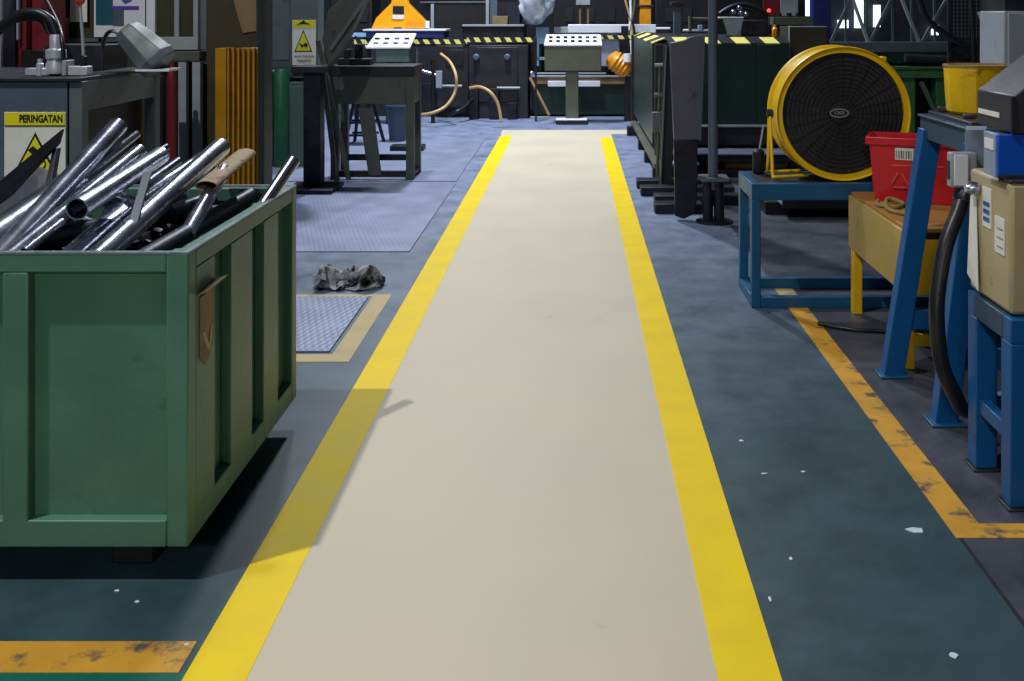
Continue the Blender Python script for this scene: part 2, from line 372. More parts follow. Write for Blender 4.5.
# ------------------------------------------------------------------ green scrap bin
BX0, BX1, BY0, BY1, BZ0, BZ1 = -2.06, -1.078, 2.80, 3.90, .10, .925
def scrap_bin():
    t = thing('scrap_bin', 'big green steel scrap bin heaped with chrome tubes beside the walkway', 'bin', ((BX0 + BX1) / 2, (BY0 + BY1) / 2, 0))
    d = .035                                        # panels sit behind the frame by this much
    m = MB()
    m.box(BX0 + d, BX1 - d, BY0 + d, BY0 + d + .006, BZ0, BZ1 - .02)
    m.build('front_panel', 'bin_green', t)
    MB().box(BX0 + d, BX1 - d, BY1 - d - .006, BY1 - d, BZ0, BZ1 - .02).build('back_panel', 'bin_green', t)
    MB().box(BX1 - d - .006, BX1 - d, BY0 + d, BY1 - d, BZ0, BZ1 - .02).build('side_panel', 'bin_green', t)
    MB().box(BX0 + d, BX0 + d + .006, BY0 + d, BY1 - d, BZ0, BZ1 - .02).build('side_panel', 'bin_green', t)
    MB().box(BX0 + .01, BX1 - .01, BY0 + .01, BY1 - .01, BZ0 + .005, BZ0 + .02).build('bottom_plate', 'charcoal', t)
    w = .062
    # corner posts, centre posts, rails
    for x in (BX0, BX1 - w):
        for y in (BY0, BY1 - w): B('corner_post', 'bin_green', t, x, x + w, y, y + w, BZ0, BZ1, bevel=.006)
    cx = X(15, BY0)
    B('front_post', 'bin_green', t, cx - .036, cx + .036, BY0 + .001, BY0 + d, BZ0 + .07, BZ1 - .055)
    for ya, yb in ((BY0 + .062, BY0 + .215), (BY0 + .355, BY0 + .565), (BY0 + .69, BY0 + .86)):
        for xx in ((BX1 - d, BX1 - .001), (BX0 + .001, BX0 + d)):
            B('side_post', 'bin_green', t, xx[0], xx[1], ya, yb, BZ0 + .07, BZ1 - .055)
    for z0, z1, nm in ((BZ1 - .055, BZ1 - .004, 'top_rail'), (BZ0, BZ0 + .075, 'bottom_rail')):
        for a in ((BX0 + w, BX1 - w, BY0 + .001, BY0 + .05), (BX0 + w, BX1 - w, BY1 - .05, BY1 - .001), (BX1 - .05, BX1 - .001, BY0 + w, BY1 - w), (BX0 + .001, BX0 + .05, BY0 + w, BY1 - w)):
            B(nm, 'bin_green', t, *a, z0, z1)
    r = MB(); zz = BZ1 - .004; k = .016
    for a in ((BX0, BX1, BY0, BY0 + k), (BX0, BX1, BY1 - k, BY1), (BX1 - k, BX1, BY0 + k, BY1 - k), (BX0, BX0 + k, BY0 + k, BY1 - k)):
        r.box(*a, zz, zz + .006)
    o = r.build('rim_flange', 'bin_edge_lit', t); o['label'] = 'steel rim with the light on its top edge in the colour'
    for x in (BX0 + .14, BX1 - .26):
        B('skid_runner', 'black', t, x, x + .12, BY0 + .10, BY1 - .10, 0, BZ0 + .004)
    # tag pocket on the aisle side
    y0 = BY0 + .085
    p = MB().prism([(BX1 - .001, y0, .60), (BX1 - .001, y0 + .05, .565), (BX1 - .001, y0 + .115, .62), (BX1 - .001, y0 + .115, .78), (BX1 - .001, y0, .775)], (.004, 0, 0)).build('tag_pocket', 'rust_tan', t, .001)
    p['label'] = 'rusty tan tag pocket with a bent flap'
    MB().prism([(BX1, y0 - .012, .785), (BX1 + .03, y0 + .0, .795), (BX1 + .03, y0 + .15, .80), (BX1, y0 + .14, .79)], (0, 0, .004)).build('bent_flap', 'rust_tan', p)
    MB().bar((BX1 + .003, y0 + .02, .67), (BX1 + .006, y0 + .06, .61), .004, .014).bar((BX1 + .003, y0 + .09, .67), (BX1 + .006, y0 + .06, .61), .004, .014).build('torn_edge', 'beige_box', p)
    return t
scrap_bin()
G = 'chrome tubes heaped in the green bin'
def tubeobj(label, a, b, r, mat='chrome', name='chrome_tube', flat=1.0, wall=.004, cat='tube', group=G):
    o = MB().pipe(P(*a), P(*b), r, wall, 22, flat).build(name, mat); tag(o, label, cat, group); return o
tubeobj('thick chrome tube pointing highest out of the bin, in front of the warning sign bench', (118, 126, 3.72), (-8, 265, 2.93), .034)
tubeobj('crinkled thin chrome bar just below the highest thick tube', (137, 134, 3.76), (48, 205, 3.32), .015)
tubeobj('chrome tube lying third from the top of the fan of tubes', (140, 151, 3.64), (4, 262, 2.90), .027)
tubeobj('chrome tube whose round dark open end faces the viewer', (160, 156, 3.62), (77, 209, 2.98), .034)
tubeobj('short thin tube end peeping out above the open ended tube', (167, 147, 3.84), (110, 180, 3.55), .014, 'chrome_dull')
tubeobj('long shiny chrome tube reaching up in front of the yellow ribbed panel', (221, 147, 3.80), (90, 266, 2.90), .036)
tubeobj('crushed tube with a flat tan mouth beside the long shiny tube', (246, 153, 3.82), (206, 186, 3.45), .04, 'rust_tan', flat=.45)
tubeobj('slim chrome tube standing below the crushed tan mouth', (224, 170, 3.62), (186, 236, 3.22), .026)
tubeobj('rosy grey tube lying behind the long shiny tube', (203, 157, 3.86), (140, 199, 3.42), .022)
tubeobj('dull dark tube lying along the aisle side rim of the bin', (250, 196, 3.78), (138, 262, 2.92), .03, 'dark_steel')
tubeobj('very wide chrome tube at the front corner under the black blade', (74, 186, 3.45), (-30, 258, 2.95), .06)
tubeobj('chrome tube going down behind the front rim below the round open end', (132, 204, 3.34), (66, 262, 2.92), .03)
tubeobj('thin bright tube crossing the front rim near the bin post', (62, 222, 3.12), (24, 252, 2.93), .014)
tubeobj('short bright tube sloping to the front rim between two wider tubes', (104, 221, 3.15), (62, 258, 2.92), .018)
tubeobj('stubby cut chrome tube wedged in the middle of the heap', (116, 197, 3.36), (139, 203, 3.30), .02)
tubeobj('small tube end showing behind the rosy grey tube', (178, 161, 3.88), (146, 184, 3.62), .016, 'chrome_dull')
tubeobj('small shiny tube end poking over the back corner of the bin', (294, 160, 3.74), (262, 208, 3.60), .024)
tubeobj('dark tube half buried under the heap beside the back wall of the bin', (262, 210, 3.82), (170, 216, 3.66), .03, 'dark_steel')
tubeobj('dark tube lying deepest at the centre of the heap', (168, 214, 3.6), (90, 236, 3.2), .034, 'dark_steel')
tubeobj('dull tube lying low under the tube with the round open end', (150, 220, 3.4), (40, 240, 3.15), .036, 'dark_steel')
tubeobj('dull tube running low behind the black blade', (96, 198, 3.7), (16, 226, 3.45), .034, 'chrome_dull')
tubeobj('grey tube lying low behind the slim standing tube', (206, 200, 3.8), (120, 232, 3.4), .03, 'chrome_dull')
def flatbar(label, poly, vec, mat='dark_steel', name='steel_offcut'):
    o = MB().prism([P(*p) for p in poly], vec).build(name, mat, bevel=.002); tag(o, label, 'steel offcut', 'flat steel offcuts in the green bin'); return o
flatbar('long black pointed blade of steel crossing in front of the warning sign', ((62, 129, 3.62), (58, 144, 3.6), (10, 196, 3.3), (-20, 218, 3.2), (-24, 200, 3.22)), (.0, .02, .0))
flatbar('small dark strip hanging below the tip of the black blade', ((57, 148, 3.58), (52, 150, 3.58), (44, 190, 3.45), (50, 190, 3.45)), (.006, .02, 0))
flatbar('flat dark bar standing across the middle of the heap', ((143, 172, 3.22), (151, 172, 3.22), (138, 222, 3.06), (129, 220, 3.06)), (0, .012, 0), 'slate')
flatbar('crumpled dark sheet below the black blade at the bin corner', ((0, 190, 3.5), (30, 168, 3.62), (52, 176, 3.6), (46, 206, 3.45), (14, 226, 3.3), (-14, 232, 3.2)), (.02, .03, 0))
flatbar('pale sheet scrap lying under the front end of the heap', ((-10, 226, 3.08), (34, 212, 3.2), (58, 216, 3.2), (30, 238, 3.02), (-14, 250, 2.96)), (0, .006, -.006), 'chrome_dull')
flatbar('bright bent sheet scrap beside the round open end', ((104, 207, 3.16), (122, 201, 3.24), (128, 208, 3.2), (112, 219, 3.1), (100, 218, 3.08)), (0, .01, -.006), 'chrome')

def scrap_bed():
    from mathutils import noise as NZ
    nx, ny = 56, 64; x0, x1, y0, y1 = -2.012, -1.126, 2.85, 3.848; vs = []; fs = []
    for i in range(nx + 1):
        for j in range(ny + 1):
            x = x0 + (x1 - x0) * i / nx; y = y0 + (y1 - y0) * j / ny
            z = .74 + .10 * (x1 - x) / (x1 - x0) + .05 * NZ.noise(V((x * 7, y * 5, 0))) + .035 * abs(NZ.noise(V((x * 26, y * 18, 3)))) + .02 * NZ.cell(V((x * 22, y * 14, 1)))
            vs.append((x, y, z))
    n = len(vs); e = ny + 1
    for i in range(nx):
        for j in range(ny): fs.append((i * e + j, (i + 1) * e + j, (i + 1) * e + j + 1, i * e + j + 1))
    rim = [i * e for i in range(nx + 1)] + [nx * e + j for j in range(1, e)] + [i * e + ny for i in range(nx - 1, -1, -1)] + [j for j in range(ny - 1, 0, -1)]
    vs += [(vs[k][0], vs[k][1], .125) for k in rim]; m = len(rim)
    for k in range(m): fs.append((rim[k], rim[(k + 1) % m], n + (k + 1) % m, n + k))
    fs.append(tuple(n + k for k in range(m)))
    o = MB().add(vs, fs).build('steel_scrap', 'dark_steel', sharp=25)
    tag(o, 'dark bed of small steel scrap filling the green bin under the tubes', 'scrap', kind='stuff')
scrap_bed()

# ------------------------------------------------------------------ bench with warning sign (behind the bin)
def triangle_sign(parent, cx, cz, y, w, h):
    o = MB()
    def tri(k, dz=0): return [(cx - w / 2 * k, y, cz - h / 3 * k + dz), (cx + w / 2 * k, y, cz - h / 3 * k + dz), (cx, y, cz + h * 2 / 3 * k + dz)]
    MB().prism(tri(1), (0, -.0015, 0)).build('triangle_border', 'ink', parent)
    MB().prism([(p[0], p[1] - .0012, p[2]) for p in tri(.84)], (0, -.0015, 0)).build('triangle_field', 'sign_yellow', parent)
def bench():
    YN, YF, X1, X0, T = 5.0, 5.95, -2.46, -3.75, 1.272
    t = thing('machine_bench', 'grey steel machine bench with a warning sign behind the green bin', 'bench', ((X0 + X1) / 2, (YN + YF) / 2, 0))
    B('bench_top', 'charcoal', t, X0, X1, YN - .02, YF, T - .02, T)
    B('front_panel', 'slate', t, X0, X1 - .07, YN, YN + .02, .12, T - .02)
    B('side_beam', 'machine_grey', t, X1 - .03, X1, YN + .04, YF - .03, T - .17, T - .02)
    for y in (YN, YF - .07): B('leg', 'machine_grey', t, X1 - .06, X1 + .004, y, y + .07, 0, T - .02)
    B('leg', 'machine_grey', t, X0, X0 + .06, YF - .07, YF, 0, T - .02)
    B('opening_shade', 'black', t, X0 + .1, X1 - .09, YN + .1, YF - .02, .24, T - .05)  # black block added; its colour stands for the shade inside the opening
    B('lower_shelf', 'charcoal', t, X0 + .05, X1 - .02, YN + .03, YF - .05, .2, .23)
    s = B('warning_sign', 'paper', t, X(5, YN), X(66, YN), YN - .006, YN, Z(186, YN), Z(112, YN), bevel=0)
    s['label'] = 'white PERINGATAN warning sign with yellow header'
    B('sign_header', 'sign_yellow', s, X(5.5, YN), X(65.5, YN), YN - .009, YN - .006, Z(125, YN), Z(112.5, YN), bevel=0)
    B('header_rule', 'ink', s, X(5.5, YN), X(65.5, YN), YN - .009, YN - .006, Z(126.2, YN), Z(125, YN), bevel=0)
    text('sign_lettering', 'PERINGATAN', .052, 'ink', s, (X(42, YN), YN - .0105, Z(118.8, YN)), width=43 * YN / 1000, bold=.0014)
    triangle_sign(s, X(36, YN), Z(160, YN), YN - .006, 44 * YN / 1000, 42 * YN / 1000)
    g = MB().ring_prism([(X(42, YN) + math.cos(a) * .026, YN - .0095, Z(164, YN) + math.sin(a) * .026) for a in [k * math.pi / 10 for k in range(20)]],
                        [(X(42, YN) + math.cos(a) * .019, YN - .0095, Z(164, YN) + math.sin(a) * .019) for a in [k * math.pi / 10 for k in range(20)]], (0, -.002, 0))
    g.prism([P(28, 150, YN - .0095), P(33, 146, YN - .0095), P(40, 152, YN - .0095), P(36, 158, YN - .0095)], (0, -.002, 0))
    g.build('gear_hand_symbol', 'ink', s)
bench()
# valve cluster
def manifold():
    Y0 = 5.15
    t = thing('valve_manifold', 'chrome valve manifold with black hoses on top of the warning sign bench', 'valve', (X(60, Y0), Y0, 1.272))
    B('block', 'chrome_lit', t, X(28, Y0), X(52, Y0), Y0 - .03, Y0 + .03, 1.274, Z(68, Y0))
    B('block', 'chrome_lit', t, X(70, Y0), X(90, Y0), Y0 - .03, Y0 + .03, 1.274, Z(66, Y0))
    MB().tube([P(38, 71, Y0), P(84, 71, Y0)], .018).build('cross_tube', 'chrome_lit', t)
    o = V((X(56, Y0), Y0, 1.274))
    MB().lathe([(.02, 0), (.045, .01), (.05, .05), (.042, .07), (.042, .085), (.05, .09), (.05, .13), (.03, .14), (.03, .20), (.026, .21)], o, n=20).build('coupling', 'chrome_lit', t)
    MB().lathe([(.018, 0), (.018, .06), (.012, .065), (.012, .085)], (X(42, Y0), Y0 - .02, 1.274), n=14).build('valve_stem', 'chrome_lit', t)
    B('flange', 'grey_light', t, X(66, Y0), X(70.5, Y0), Y0 - .045, Y0 + .045, 1.274, Z(60, Y0))
    MB().tube(spline([P(56, 33, Y0), P(51, 21, Y0), P(38, 13, Y0), P(20, 14, Y0), P(4, 24, Y0), P(-18, 40, Y0)]), .024).build('hose', 'rubber', t)
    MB().tube(spline([P(49, 33, Y0 + .03), P(44, 22, Y0 + .03), P(33, 18, Y0 + .03), P(12, 22, Y0 + .03), P(-14, 44, Y0 + .05)]), .016).build('hose', 'rubber', t)
    MB().tube(spline([P(64, 66, Y0 - .03), P(62, 40, Y0 - .02), P(56, 20, Y0 + .1), P(40, -10, Y0 + .3)]), .011).build('cable', 'rubber', t)
    MB().tube([P(84, 68, Y0), P(82.5, 35, Y0), P(80, 4, Y0)], .008).build('lever_rod', 'grey_light', t)
    MB().lathe([(.01, 0), (.022, .012), (.026, .03), (.022, .05), (.008, .06)], P(80, 5, Y0), n=16).build('lever_knob', 'red_knob', t)['label'] = 'red lever knob'
    MB().lathe([(.018, 0), (.018, .05), (.01, .055)], P(83.6, 66, Y0), n=14).build('lever_socket', 'rubber', t)
manifold()
B('control_box', 'charcoal', None, X(58, 5.75), X(116, 5.75), 5.6, 5.9, 1.272, Z(44, 5.75)).name = 'control_box'
tag(bpy.data.objects['control_box'], 'dark grey box on the warning sign bench behind the red knob', 'box')
def jug():
    Y0 = 5.6; a = P(128, 32, Y0); b = P(157, 61, Y0); d = (b - a).normalized(); L_ = (b - a).length
    t = thing('metal_jug', 'tilted grey metal jug with black handle at the end of the warning sign bench', 'jug', (X(142, Y0), Y0, 1.272))
    pr = [(.02, -.02), (.07, -.018), (.085, .01), (.10, L_ * .5), (.115, L_ * .92), (.12, L_ * .95), (.11, L_ + .03), (.06, L_ + .045)]
    MB().lathe(pr, a, d, n=8, ).build('jug_body', 'machine_grey', t, .004)
    MB().tube(spline([P(120, 34, Y0), P(113, 31, Y0), P(107, 34, Y0), P(103, 45, Y0)]), .017, flat=.6).build('handle', 'rubber', t)
    MB().prism([P(146, 60, Y0), P(152, 71, Y0), P(140, 71, Y0)], (0, .05, 0)).build('rest_bracket', 'black', t)
jug()
o = MB().box(X(143, 5.6), X(176, 5.6), 5.5, 5.68, 1.273, 1.285).build('white_tray', 'white_paint'); tag(o, 'thin white tray jutting off the bench below the tilted jug', 'tray')

# ------------------------------------------------------------------ left background behind the bench
def leftback():
    Y0 = 6.8
    t = thing('red_press', 'dark red press frame behind the valve hoses', 'machine', (X(25, Y0), Y0 + .3, 0))
    B('frame_column', 'dark_red', t, X(4, Y0), X(26, Y0), Y0, Y0 + .25, 0, 2.2)
    B('frame_column', 'dark_red', t, X(27, Y0), X(47, Y0), Y0 + .06, Y0 + .25, 0, 2.0)
    B('bed', 'black', t, X(24, Y0), X(47, Y0), Y0 - .04, Y0 + .3, 0, Z(50, Y0))
    B('guide_rod', 'grey_light', t, X(20, Y0), X(22.5, Y0), Y0 - .05, Y0 - .02, Z(40, Y0), 2.0)
    t = thing('steel_locker', 'pale steel locker edge at the far side of the red press', 'locker', (X(-10, 6.6), 6.8, 0))
    B('locker_body', 'slate', t, X(-40, 6.6), X(2, 6.6), 6.6, 6.76, 0, 2.2); B('locker_door', 'grey_light', t, X(-38, 6.6), X(3, 6.6), 6.57, 6.6, .05, 2.15)
    Y1 = 7.3
    t = thing('partition_board', 'dark brown partition board behind the bench lever', 'partition', (X(95, Y1), Y1, 0))
    B('panel', 'olive_board', t, X(46, Y1), X(150, Y1), Y1, Y1 + .06, 0, 2.2)
    for px in (52, 66, 100): B('stile', 'charcoal', t, X(px, Y1), X(px + 4, Y1), Y1 - .03, Y1, 0, 2.2)
    B('mid_rail', 'machine_grey', t, X(70, Y1), X(146, Y1), Y1 - .03, Y1, Z(42, Y1), Z(38, Y1))
    o = B('red_pipe_post', 'red_post', None, X(56, 7.15), X(66, 7.15), 7.12, 7.2, 0, Z(18, 7.15)); o.name = 'red_post'
    tag(o, 'dull red post in front of the brown partition behind the hoses', 'post')
    YP = 7.26
    t = thing('notice_sign', 'pale blank notice sheet on the partition behind the red knob', 'notice', (X(80, YP), YP, Z(20, YP)))
    B('sheet', 'paper', t, X(70, YP), X(87, YP), YP, YP + .006, Z(22, YP), Z(-14, YP), bevel=0)
    t = thing('wall_poster', 'poster with teal block, white sheet and violet stripe above the jug', 'poster', (X(124, YP), YP, Z(20, YP)))
    B('poster_sheet', 'white_paint', t, X(94, YP), X(145, YP), YP, YP + .006, Z(37, YP), Z(-20, YP), bevel=0)
    B('teal_block', 'teal_print', t, X(96, YP), X(113, YP), YP - .003, YP, Z(25, YP), Z(-18, YP), bevel=0)
    B('lower_block', 'slate', t, X(113, YP), X(124, YP), YP - .003, YP, Z(26, YP), Z(10, YP), bevel=0)
    B('violet_stripe', 'violet_print', t, X(112, YP), X(139, YP), YP - .005, YP - .003, Z(9.5, YP), Z(6, YP), bevel=0)
    MB().prism([P(122, -3, YP - .004), P(134, -6, YP - .004), P(131, 1, YP - .004), P(125, 3.5, YP - .004), P(122, 1, YP - .004)], (0, -.002, 0)).build('blue_mark', 'ink_blue', t)
    Yc = 7.0
    t = thing('glazed_cabinet', 'white framed cabinet with two olive glass panes beside the poster', 'cabinet', (X(172, Yc), Yc + .2, 0))
    B('back_panel', 'olive_board', t, X(148, Yc), X(197, Yc), Yc + .3, Yc + .34, Z(50, Yc), 2.2)
    for a, b, mt in ((146, 155, 'white_paint'), (174, 179, 'grey_light'), (193, 198, 'grey_light')): B('stile', mt, t, X(a, Yc), X(b, Yc), Yc, Yc + .3, Z(38, Yc), 2.2)
    B('bottom_rail', 'grey_light', t, X(148, Yc), X(198, Yc), Yc, Yc + .3, Z(50, Yc), Z(37, Yc))
    for a, b in ((155, 174), (179, 193)): B('pane', 'pane_olive', t, X(a, Yc), X(b, Yc), Yc + .03, Yc + .04, Z(37, Yc), 2.2, bevel=0)
    B('stand_beam', 'olive_grey', t, X(156, Yc), X(200, Yc), Yc - .01, Yc + .3, Z(61, Yc), Z(51, Yc))
    for a in (178, 192): B('leg', 'grey_light', t, X(a, Yc), X(a + 8, Yc), Yc, Yc + .06, 0, Z(61, Yc))
    B('under_shelf', 'black', t, X(150, Yc), X(200, Yc), Yc + .1, Yc + .3, 0, Z(64, Yc))
    Yr = 6.7
    t = thing('fire_extinguisher', 'slim red cylinder standing below the white tray', 'cylinder', (X(169, Yr), Yr, 0))
    MB().lathe([(.03, 0), (.033, .02), (.033, Z(80, Yr)), (.03, Z(72, Yr)), (.018, Z(68, Yr)), (.018, Z(62, Yr))], (X(172, Yr), Yr, 0), n=18).build('cylinder', 'red_post', t)
    B('black_strap', 'black', t, X(156, Yr), X(164, Yr), Yr - .02, Yr + .03, 0, Z(76, Yr))
    Yb = 7.1
    t = thing('brown_board', 'dark olive board with a tan cardboard flap above the yellow ribbed panel', 'board', (X(228, Yb), Yb, 0))
    B('board', 'olive_board', t, X(206, Yb), X(256, Yb), Yb, Yb + .05, .6, 2.2)
    B('board_foot', 'black', t, X(210, Yb), X(256, Yb), Yb + .06, Yb + .3, 0, Z(44, Yb))
    MB().prism([P(231, -10, Yb - .012), P(256, -10, Yb - .012), P(256, 31, Yb - .012), P(243, 33, Yb - .012), P(237, 14, Yb - .012)], (0, .01, 0)).build('cardboard_flap', 'cardboard', t)
    Yy = 6.85
    t = thing('ribbed_panel', 'upright yellow ribbed metal panel beside a dark steel post', 'panel', (X(236, Yy), Yy + .1, 0))
    B('flat_face', 'yellow_rib_shaded', t, X(215, Yy), X(226, Yy), Yy, Yy + .2, 0, Z(48, Yy))
    B('backing', 'yellow_rib_shaded', t, X(226, Yy), X(257, Yy), Yy + .04, Yy + .2, 0, Z(48.5, Yy))
    for k in range(6): B('rib', 'yellow_rib_shaded', t, X(227 + k * 5.1, Yy), X(229 + k * 5.1, Yy), Yy, Yy + .05, 0, Z(48, Yy), bevel=.003)
    t = thing('steel_post', 'dark steel column between the yellow ribbed panel and the grey cabinet', 'post', (X(261, 6.9), 6.9, 0))
    B('web', 'charcoal', t, X(259, 6.9), X(264, 6.9), 6.88, 7.1, 0, 2.3); B('flange', 'charcoal', t, X(258.5, 6.86), X(265, 6.86), 6.84, 6.88, 0, 2.3)
    B('base_plate', 'charcoal', t, X(260, 6.9), X(271, 6.9), 6.8, 7.15, 0, .02)
    Yg = 10.4
    t = thing('switch_cabinet', 'tall grey switch cabinet with a triangular hazard sign above the green cylinder', 'cabinet', (X(290, Yg), Yg + .25, 0))
    B('cabinet_body', 'machine_grey', t, X(264, Yg), X(318, Yg), Yg, Yg + .25, Z(78, Yg), 2.3)
    B('cabinet_door', 'machine_grey', t, X(266, Yg), X(290, Yg), Yg - .015, Yg, Z(60, Yg), 2.25)
    B('under_ledge', 'charcoal', t, X(292, Yg), X(322, Yg), Yg - .06, Yg + .1, Z(72, Yg), Z(66, Yg))
    B('plinth', 'charcoal', t, X(264, Yg), X(318, Yg), Yg + .12, Yg + .25, 0, Z(78, Yg))
    s = B('hazard_sign', 'paper', t, X(292.5, Yg), X(316, Yg), Yg - .006, Yg, Z(65, Yg), Z(20, Yg), bevel=0); s['label'] = 'white sign with yellow triangle'
    B('sign_header', 'sign_yellow', s, X(293, Yg), X(315.5, Yg), Yg - .009, Yg - .006, Z(27.5, Yg), Z(20.3, Yg), bevel=0)
    MB().prism([P(296, 25.5, Yg - .0095), P(304, 19.9, Yg - .0095), P(305, 22, Yg - .0095), P(311, 24.5, Yg - .0095), P(302, 24, Yg - .0095)], (0, -.002, 0)).build('header_shadow', 'ink', s)  # dark wedge painted for the shadow across the yellow header
    triangle_sign(s, X(303.5, Yg), Z(44.5, Yg), Yg - .006, 18 * Yg / 1000, 22 * Yg / 1000)
    n = 10
    MB().prism([(X(306, Yg) + math.cos(k * 2 * math.pi / n) * .022, Yg - .0095, Z(45, Yg) + math.sin(k * 2 * math.pi / n) * .022) for k in range(n)], (0, -.002, 0)).prism(
        [P(299, 43, Yg - .0095), P(304, 45.5, Yg - .0095), P(302, 48, Yg - .0095)], (0, -.002, 0)).build('gear_hand_symbol', 'ink', s)
    text('sign_lettering', 'AWAS TANGAN', .034, 'ink', s, (X(304.3, Yg), Yg - .0075, Z(56.5, Yg)), width=20 * Yg / 1000)
    text('sign_lettering', 'TERJEPIT', .034, 'ink', s, (X(304.3, Yg), Yg - .0075, Z(61, Yg)), width=15 * Yg / 1000)
    Yq = 10.3
    t = thing('gas_cylinder', 'dark green cylinder with a shiny cap under the grey switch cabinet', 'cylinder', (X(281, Yq), Yq, 0))
    MB().lathe([(.075, 0), (.08, .02), (.08, Z(72, Yq)), (.06, Z(69, Yq))], (X(281.5, Yq), Yq, 0), n=20).build('cylinder_body', 'green_mid', t)
    MB().lathe([(.04, 0), (.04, .08), (.016, .09)], (X(268, Yq), Yq, Z(71, Yq)), n=14).build('valve_cap', 'chrome', t)
    B('valve_bracket', 'grey_light', t, X(266, Yq), X(276, Yq), Yq - .02, Yq + .04, Z(72, Yq), Z(70, Yq))
    B('guard_plate', 'black', t, X(265, Yq), X(273, Yq), Yq - .01, Yq + .04, 0, Z(72, Yq))
    t = thing('green_cabinet', 'low grey-green cabinet between the green cylinder and the press stand', 'cabinet', (X(297, Yq), Yq + .1, 0))
    B('cabinet_body', 'grey_green', t, X(289, Yq), X(309, Yq), Yq, Yq + .08, 0, Z(82, Yq)); B('cabinet_door', 'grey_green', t, X(290, Yq), X(307, Yq), Yq - .012, Yq, .06, Z(86, Yq))
leftback()

def press_stand():
    Y0 = 9.0
    t = thing('press_stand', 'dark steel column stand on a flat base plate beside the work table', 'stand', (X(315, Y0), Y0, 0))
    B('base_plate', 'dark_steel', t, X(292, Y0), X(339, Y0), 8.72, 9.2, 0, .045); 
    B('column', 'dark_steel', t, X(305, Y0), X(322, Y0), Y0 - .06, Y0 + .1, .045, Z(72, Y0))
    B('head_plate', 'charcoal', t, X(294, Y0), X(330, Y0), Y0 - .1, Y0 + .2, Z(72, Y0), Z(66, Y0))
    MB().prism([P(328, 66, Y0), P(341, 52, Y0), P(368, -4, Y0), P(352, -10, Y0), P(328, 10, Y0), P(322, 40, Y0)], (0, .16, 0)).build('arm_casting', 'table_olive', t, .01)
    MB().bar(P(330, 50, Y0 - .02), P(366, -2, Y0 - .02), .02, .03).build('arm_rib', 'machine_grey', t)
press_stand()
for k, (a, b, lb) in enumerate((((318, 40, 9.3), (349, 178, 9.4), 'longer grey bar leaning against the work table near its edge'),
                              ((322, 66, 9.2), (337, 176, 9.3), 'shorter grey bar leaning close to the press stand column'))):
    p, q = P(*a), P(*b); q.z = .02
    o = MB().bar(p, q, .045, .03).build('leaning_bar', 'table_olive', None, .004); tag(o, lb, 'bar', 'bars leaning at the work table')
def work_table():
    YN, YF, X0, X1 = 9.48, 9.98, -2.30, -1.51
    zt = Z(66, YN)
    t = thing('work_table', 'heavy olive-grey steel work table with a dark top beyond the press stand', 'table', ((X0 + X1) / 2, (YN + YF) / 2, 0))
    B('table_top', 'black', t, X0 - .02, X1 + .01, YN - .02, YF, zt - .09, zt)
    B('front_apron', 'table_olive', t, X0 + .075, X1 - .075, YN + .006, YN + .04, Z(104, YN), zt - .09)
    B('side_apron', 'table_olive', t, X1 - .04, X1 - .006, YN + .076, YF - .1, Z(104, YN), zt - .09)
    for x in (X0, X1 - .075):
        for y in (YN, YF - .1): B('leg', 'table_olive', t, x, x + .075, y, y + .075, 0, zt - .09)
    for y, z in ((YN + .02, .06), (YF - .08, .16)): B('stretcher', 'dark_steel', t, X0 + .07, X1 - .07, y, y + .04, z - .03, z + .03)
    B('side_stretcher', 'dark_steel', t, X1 - .05, X1 - .01, YN + .07, YF - .1, .03, .07)
    for x in (X0 + .26,): MB().prism([(x, YN + .01, zt - .4), (x + .14, YN + .01, zt - .4), (x + .22, YN + .01, .05), (x + .1, YN + .01, .05)], (0, .03, 0)).build('brace_plate', 'table_olive', t)
work_table()
def tabletop_items():
    Y0 = 9.72
    t = thing('bench_vice', 'small dark machine vice standing on the black topped work table', 'vice', (X(368, Y0), Y0, Z(66, 9.45)))
    zt = Z(66, 9.45)
    B('vice_base', 'charcoal', t, X(340, Y0), X(372, Y0), Y0 - .1, Y0 + .1, zt, zt + .06); B('vice_jaw', 'dark_steel', t, X(356, Y0), X(364, Y0), Y0 - .06, Y0 + .06, zt + .06, zt + .20)
    B('vice_jaw', 'dark_steel', t, X(345, Y0), X(352, Y0), Y0 - .06, Y0 + .06, zt + .06, zt + .15)
tabletop_items()
def stool():
    Y0 = 12.1
    t = thing('step_stool', 'black step stool with splayed legs under the work table', 'stool', (X(362, Y0), Y0, 0))
    zt = Z(101, Y0)
    B('seat', 'dark_steel', t, X(352, Y0), X(375, Y0), Y0 - .12, Y0 + .16, zt - .03, zt)
    for (a, b, y) in ((355, 347, -.12), (369, 377, -.12), (357, 351, .2), (371, 381, .2)):
        MB().bar((X(a, Y0), Y0 + y * .6, zt - .02), (X(b, Y0), Y0 + y, 0), .035, .035).build('leg', 'dark_steel', t)
    for z in (.12, .27): 
        for y in (-.1, .17): MB().bar((X(349, Y0), Y0 + y, z), (X(376, Y0), Y0 + y, z), .025, .025).build('rung', 'dark_steel', t)
stool()
def bucket():
    Y0 = 12.4; c = (X(397.5, Y0), Y0, 0)
    t = thing('waste_bucket', 'blue-grey tapered waste bucket behind the work table leg', 'bucket', c)
    MB().lathe([(.085, 0), (.10, .01), (.135, .42), (.145, .425), (.145, .44), (.125, .44), (.09, .02)], c, n=24).build('bucket_body', 'bucket_blue', t)
    MB().lathe([(.137, .40), (.15, .405), (.15, .445), (.137, .45)], c, n=24, closed=True).build('bucket_rim', 'blue_grey', t)
bucket()
o = MB().box(X(392, 11.6), X(425, 11.6), 11.45, 11.65, 0, .065).build('steel_block', 'dark_steel', None, .006); tag(o, 'flat dark block lying on the tread plate behind the table leg', 'block')

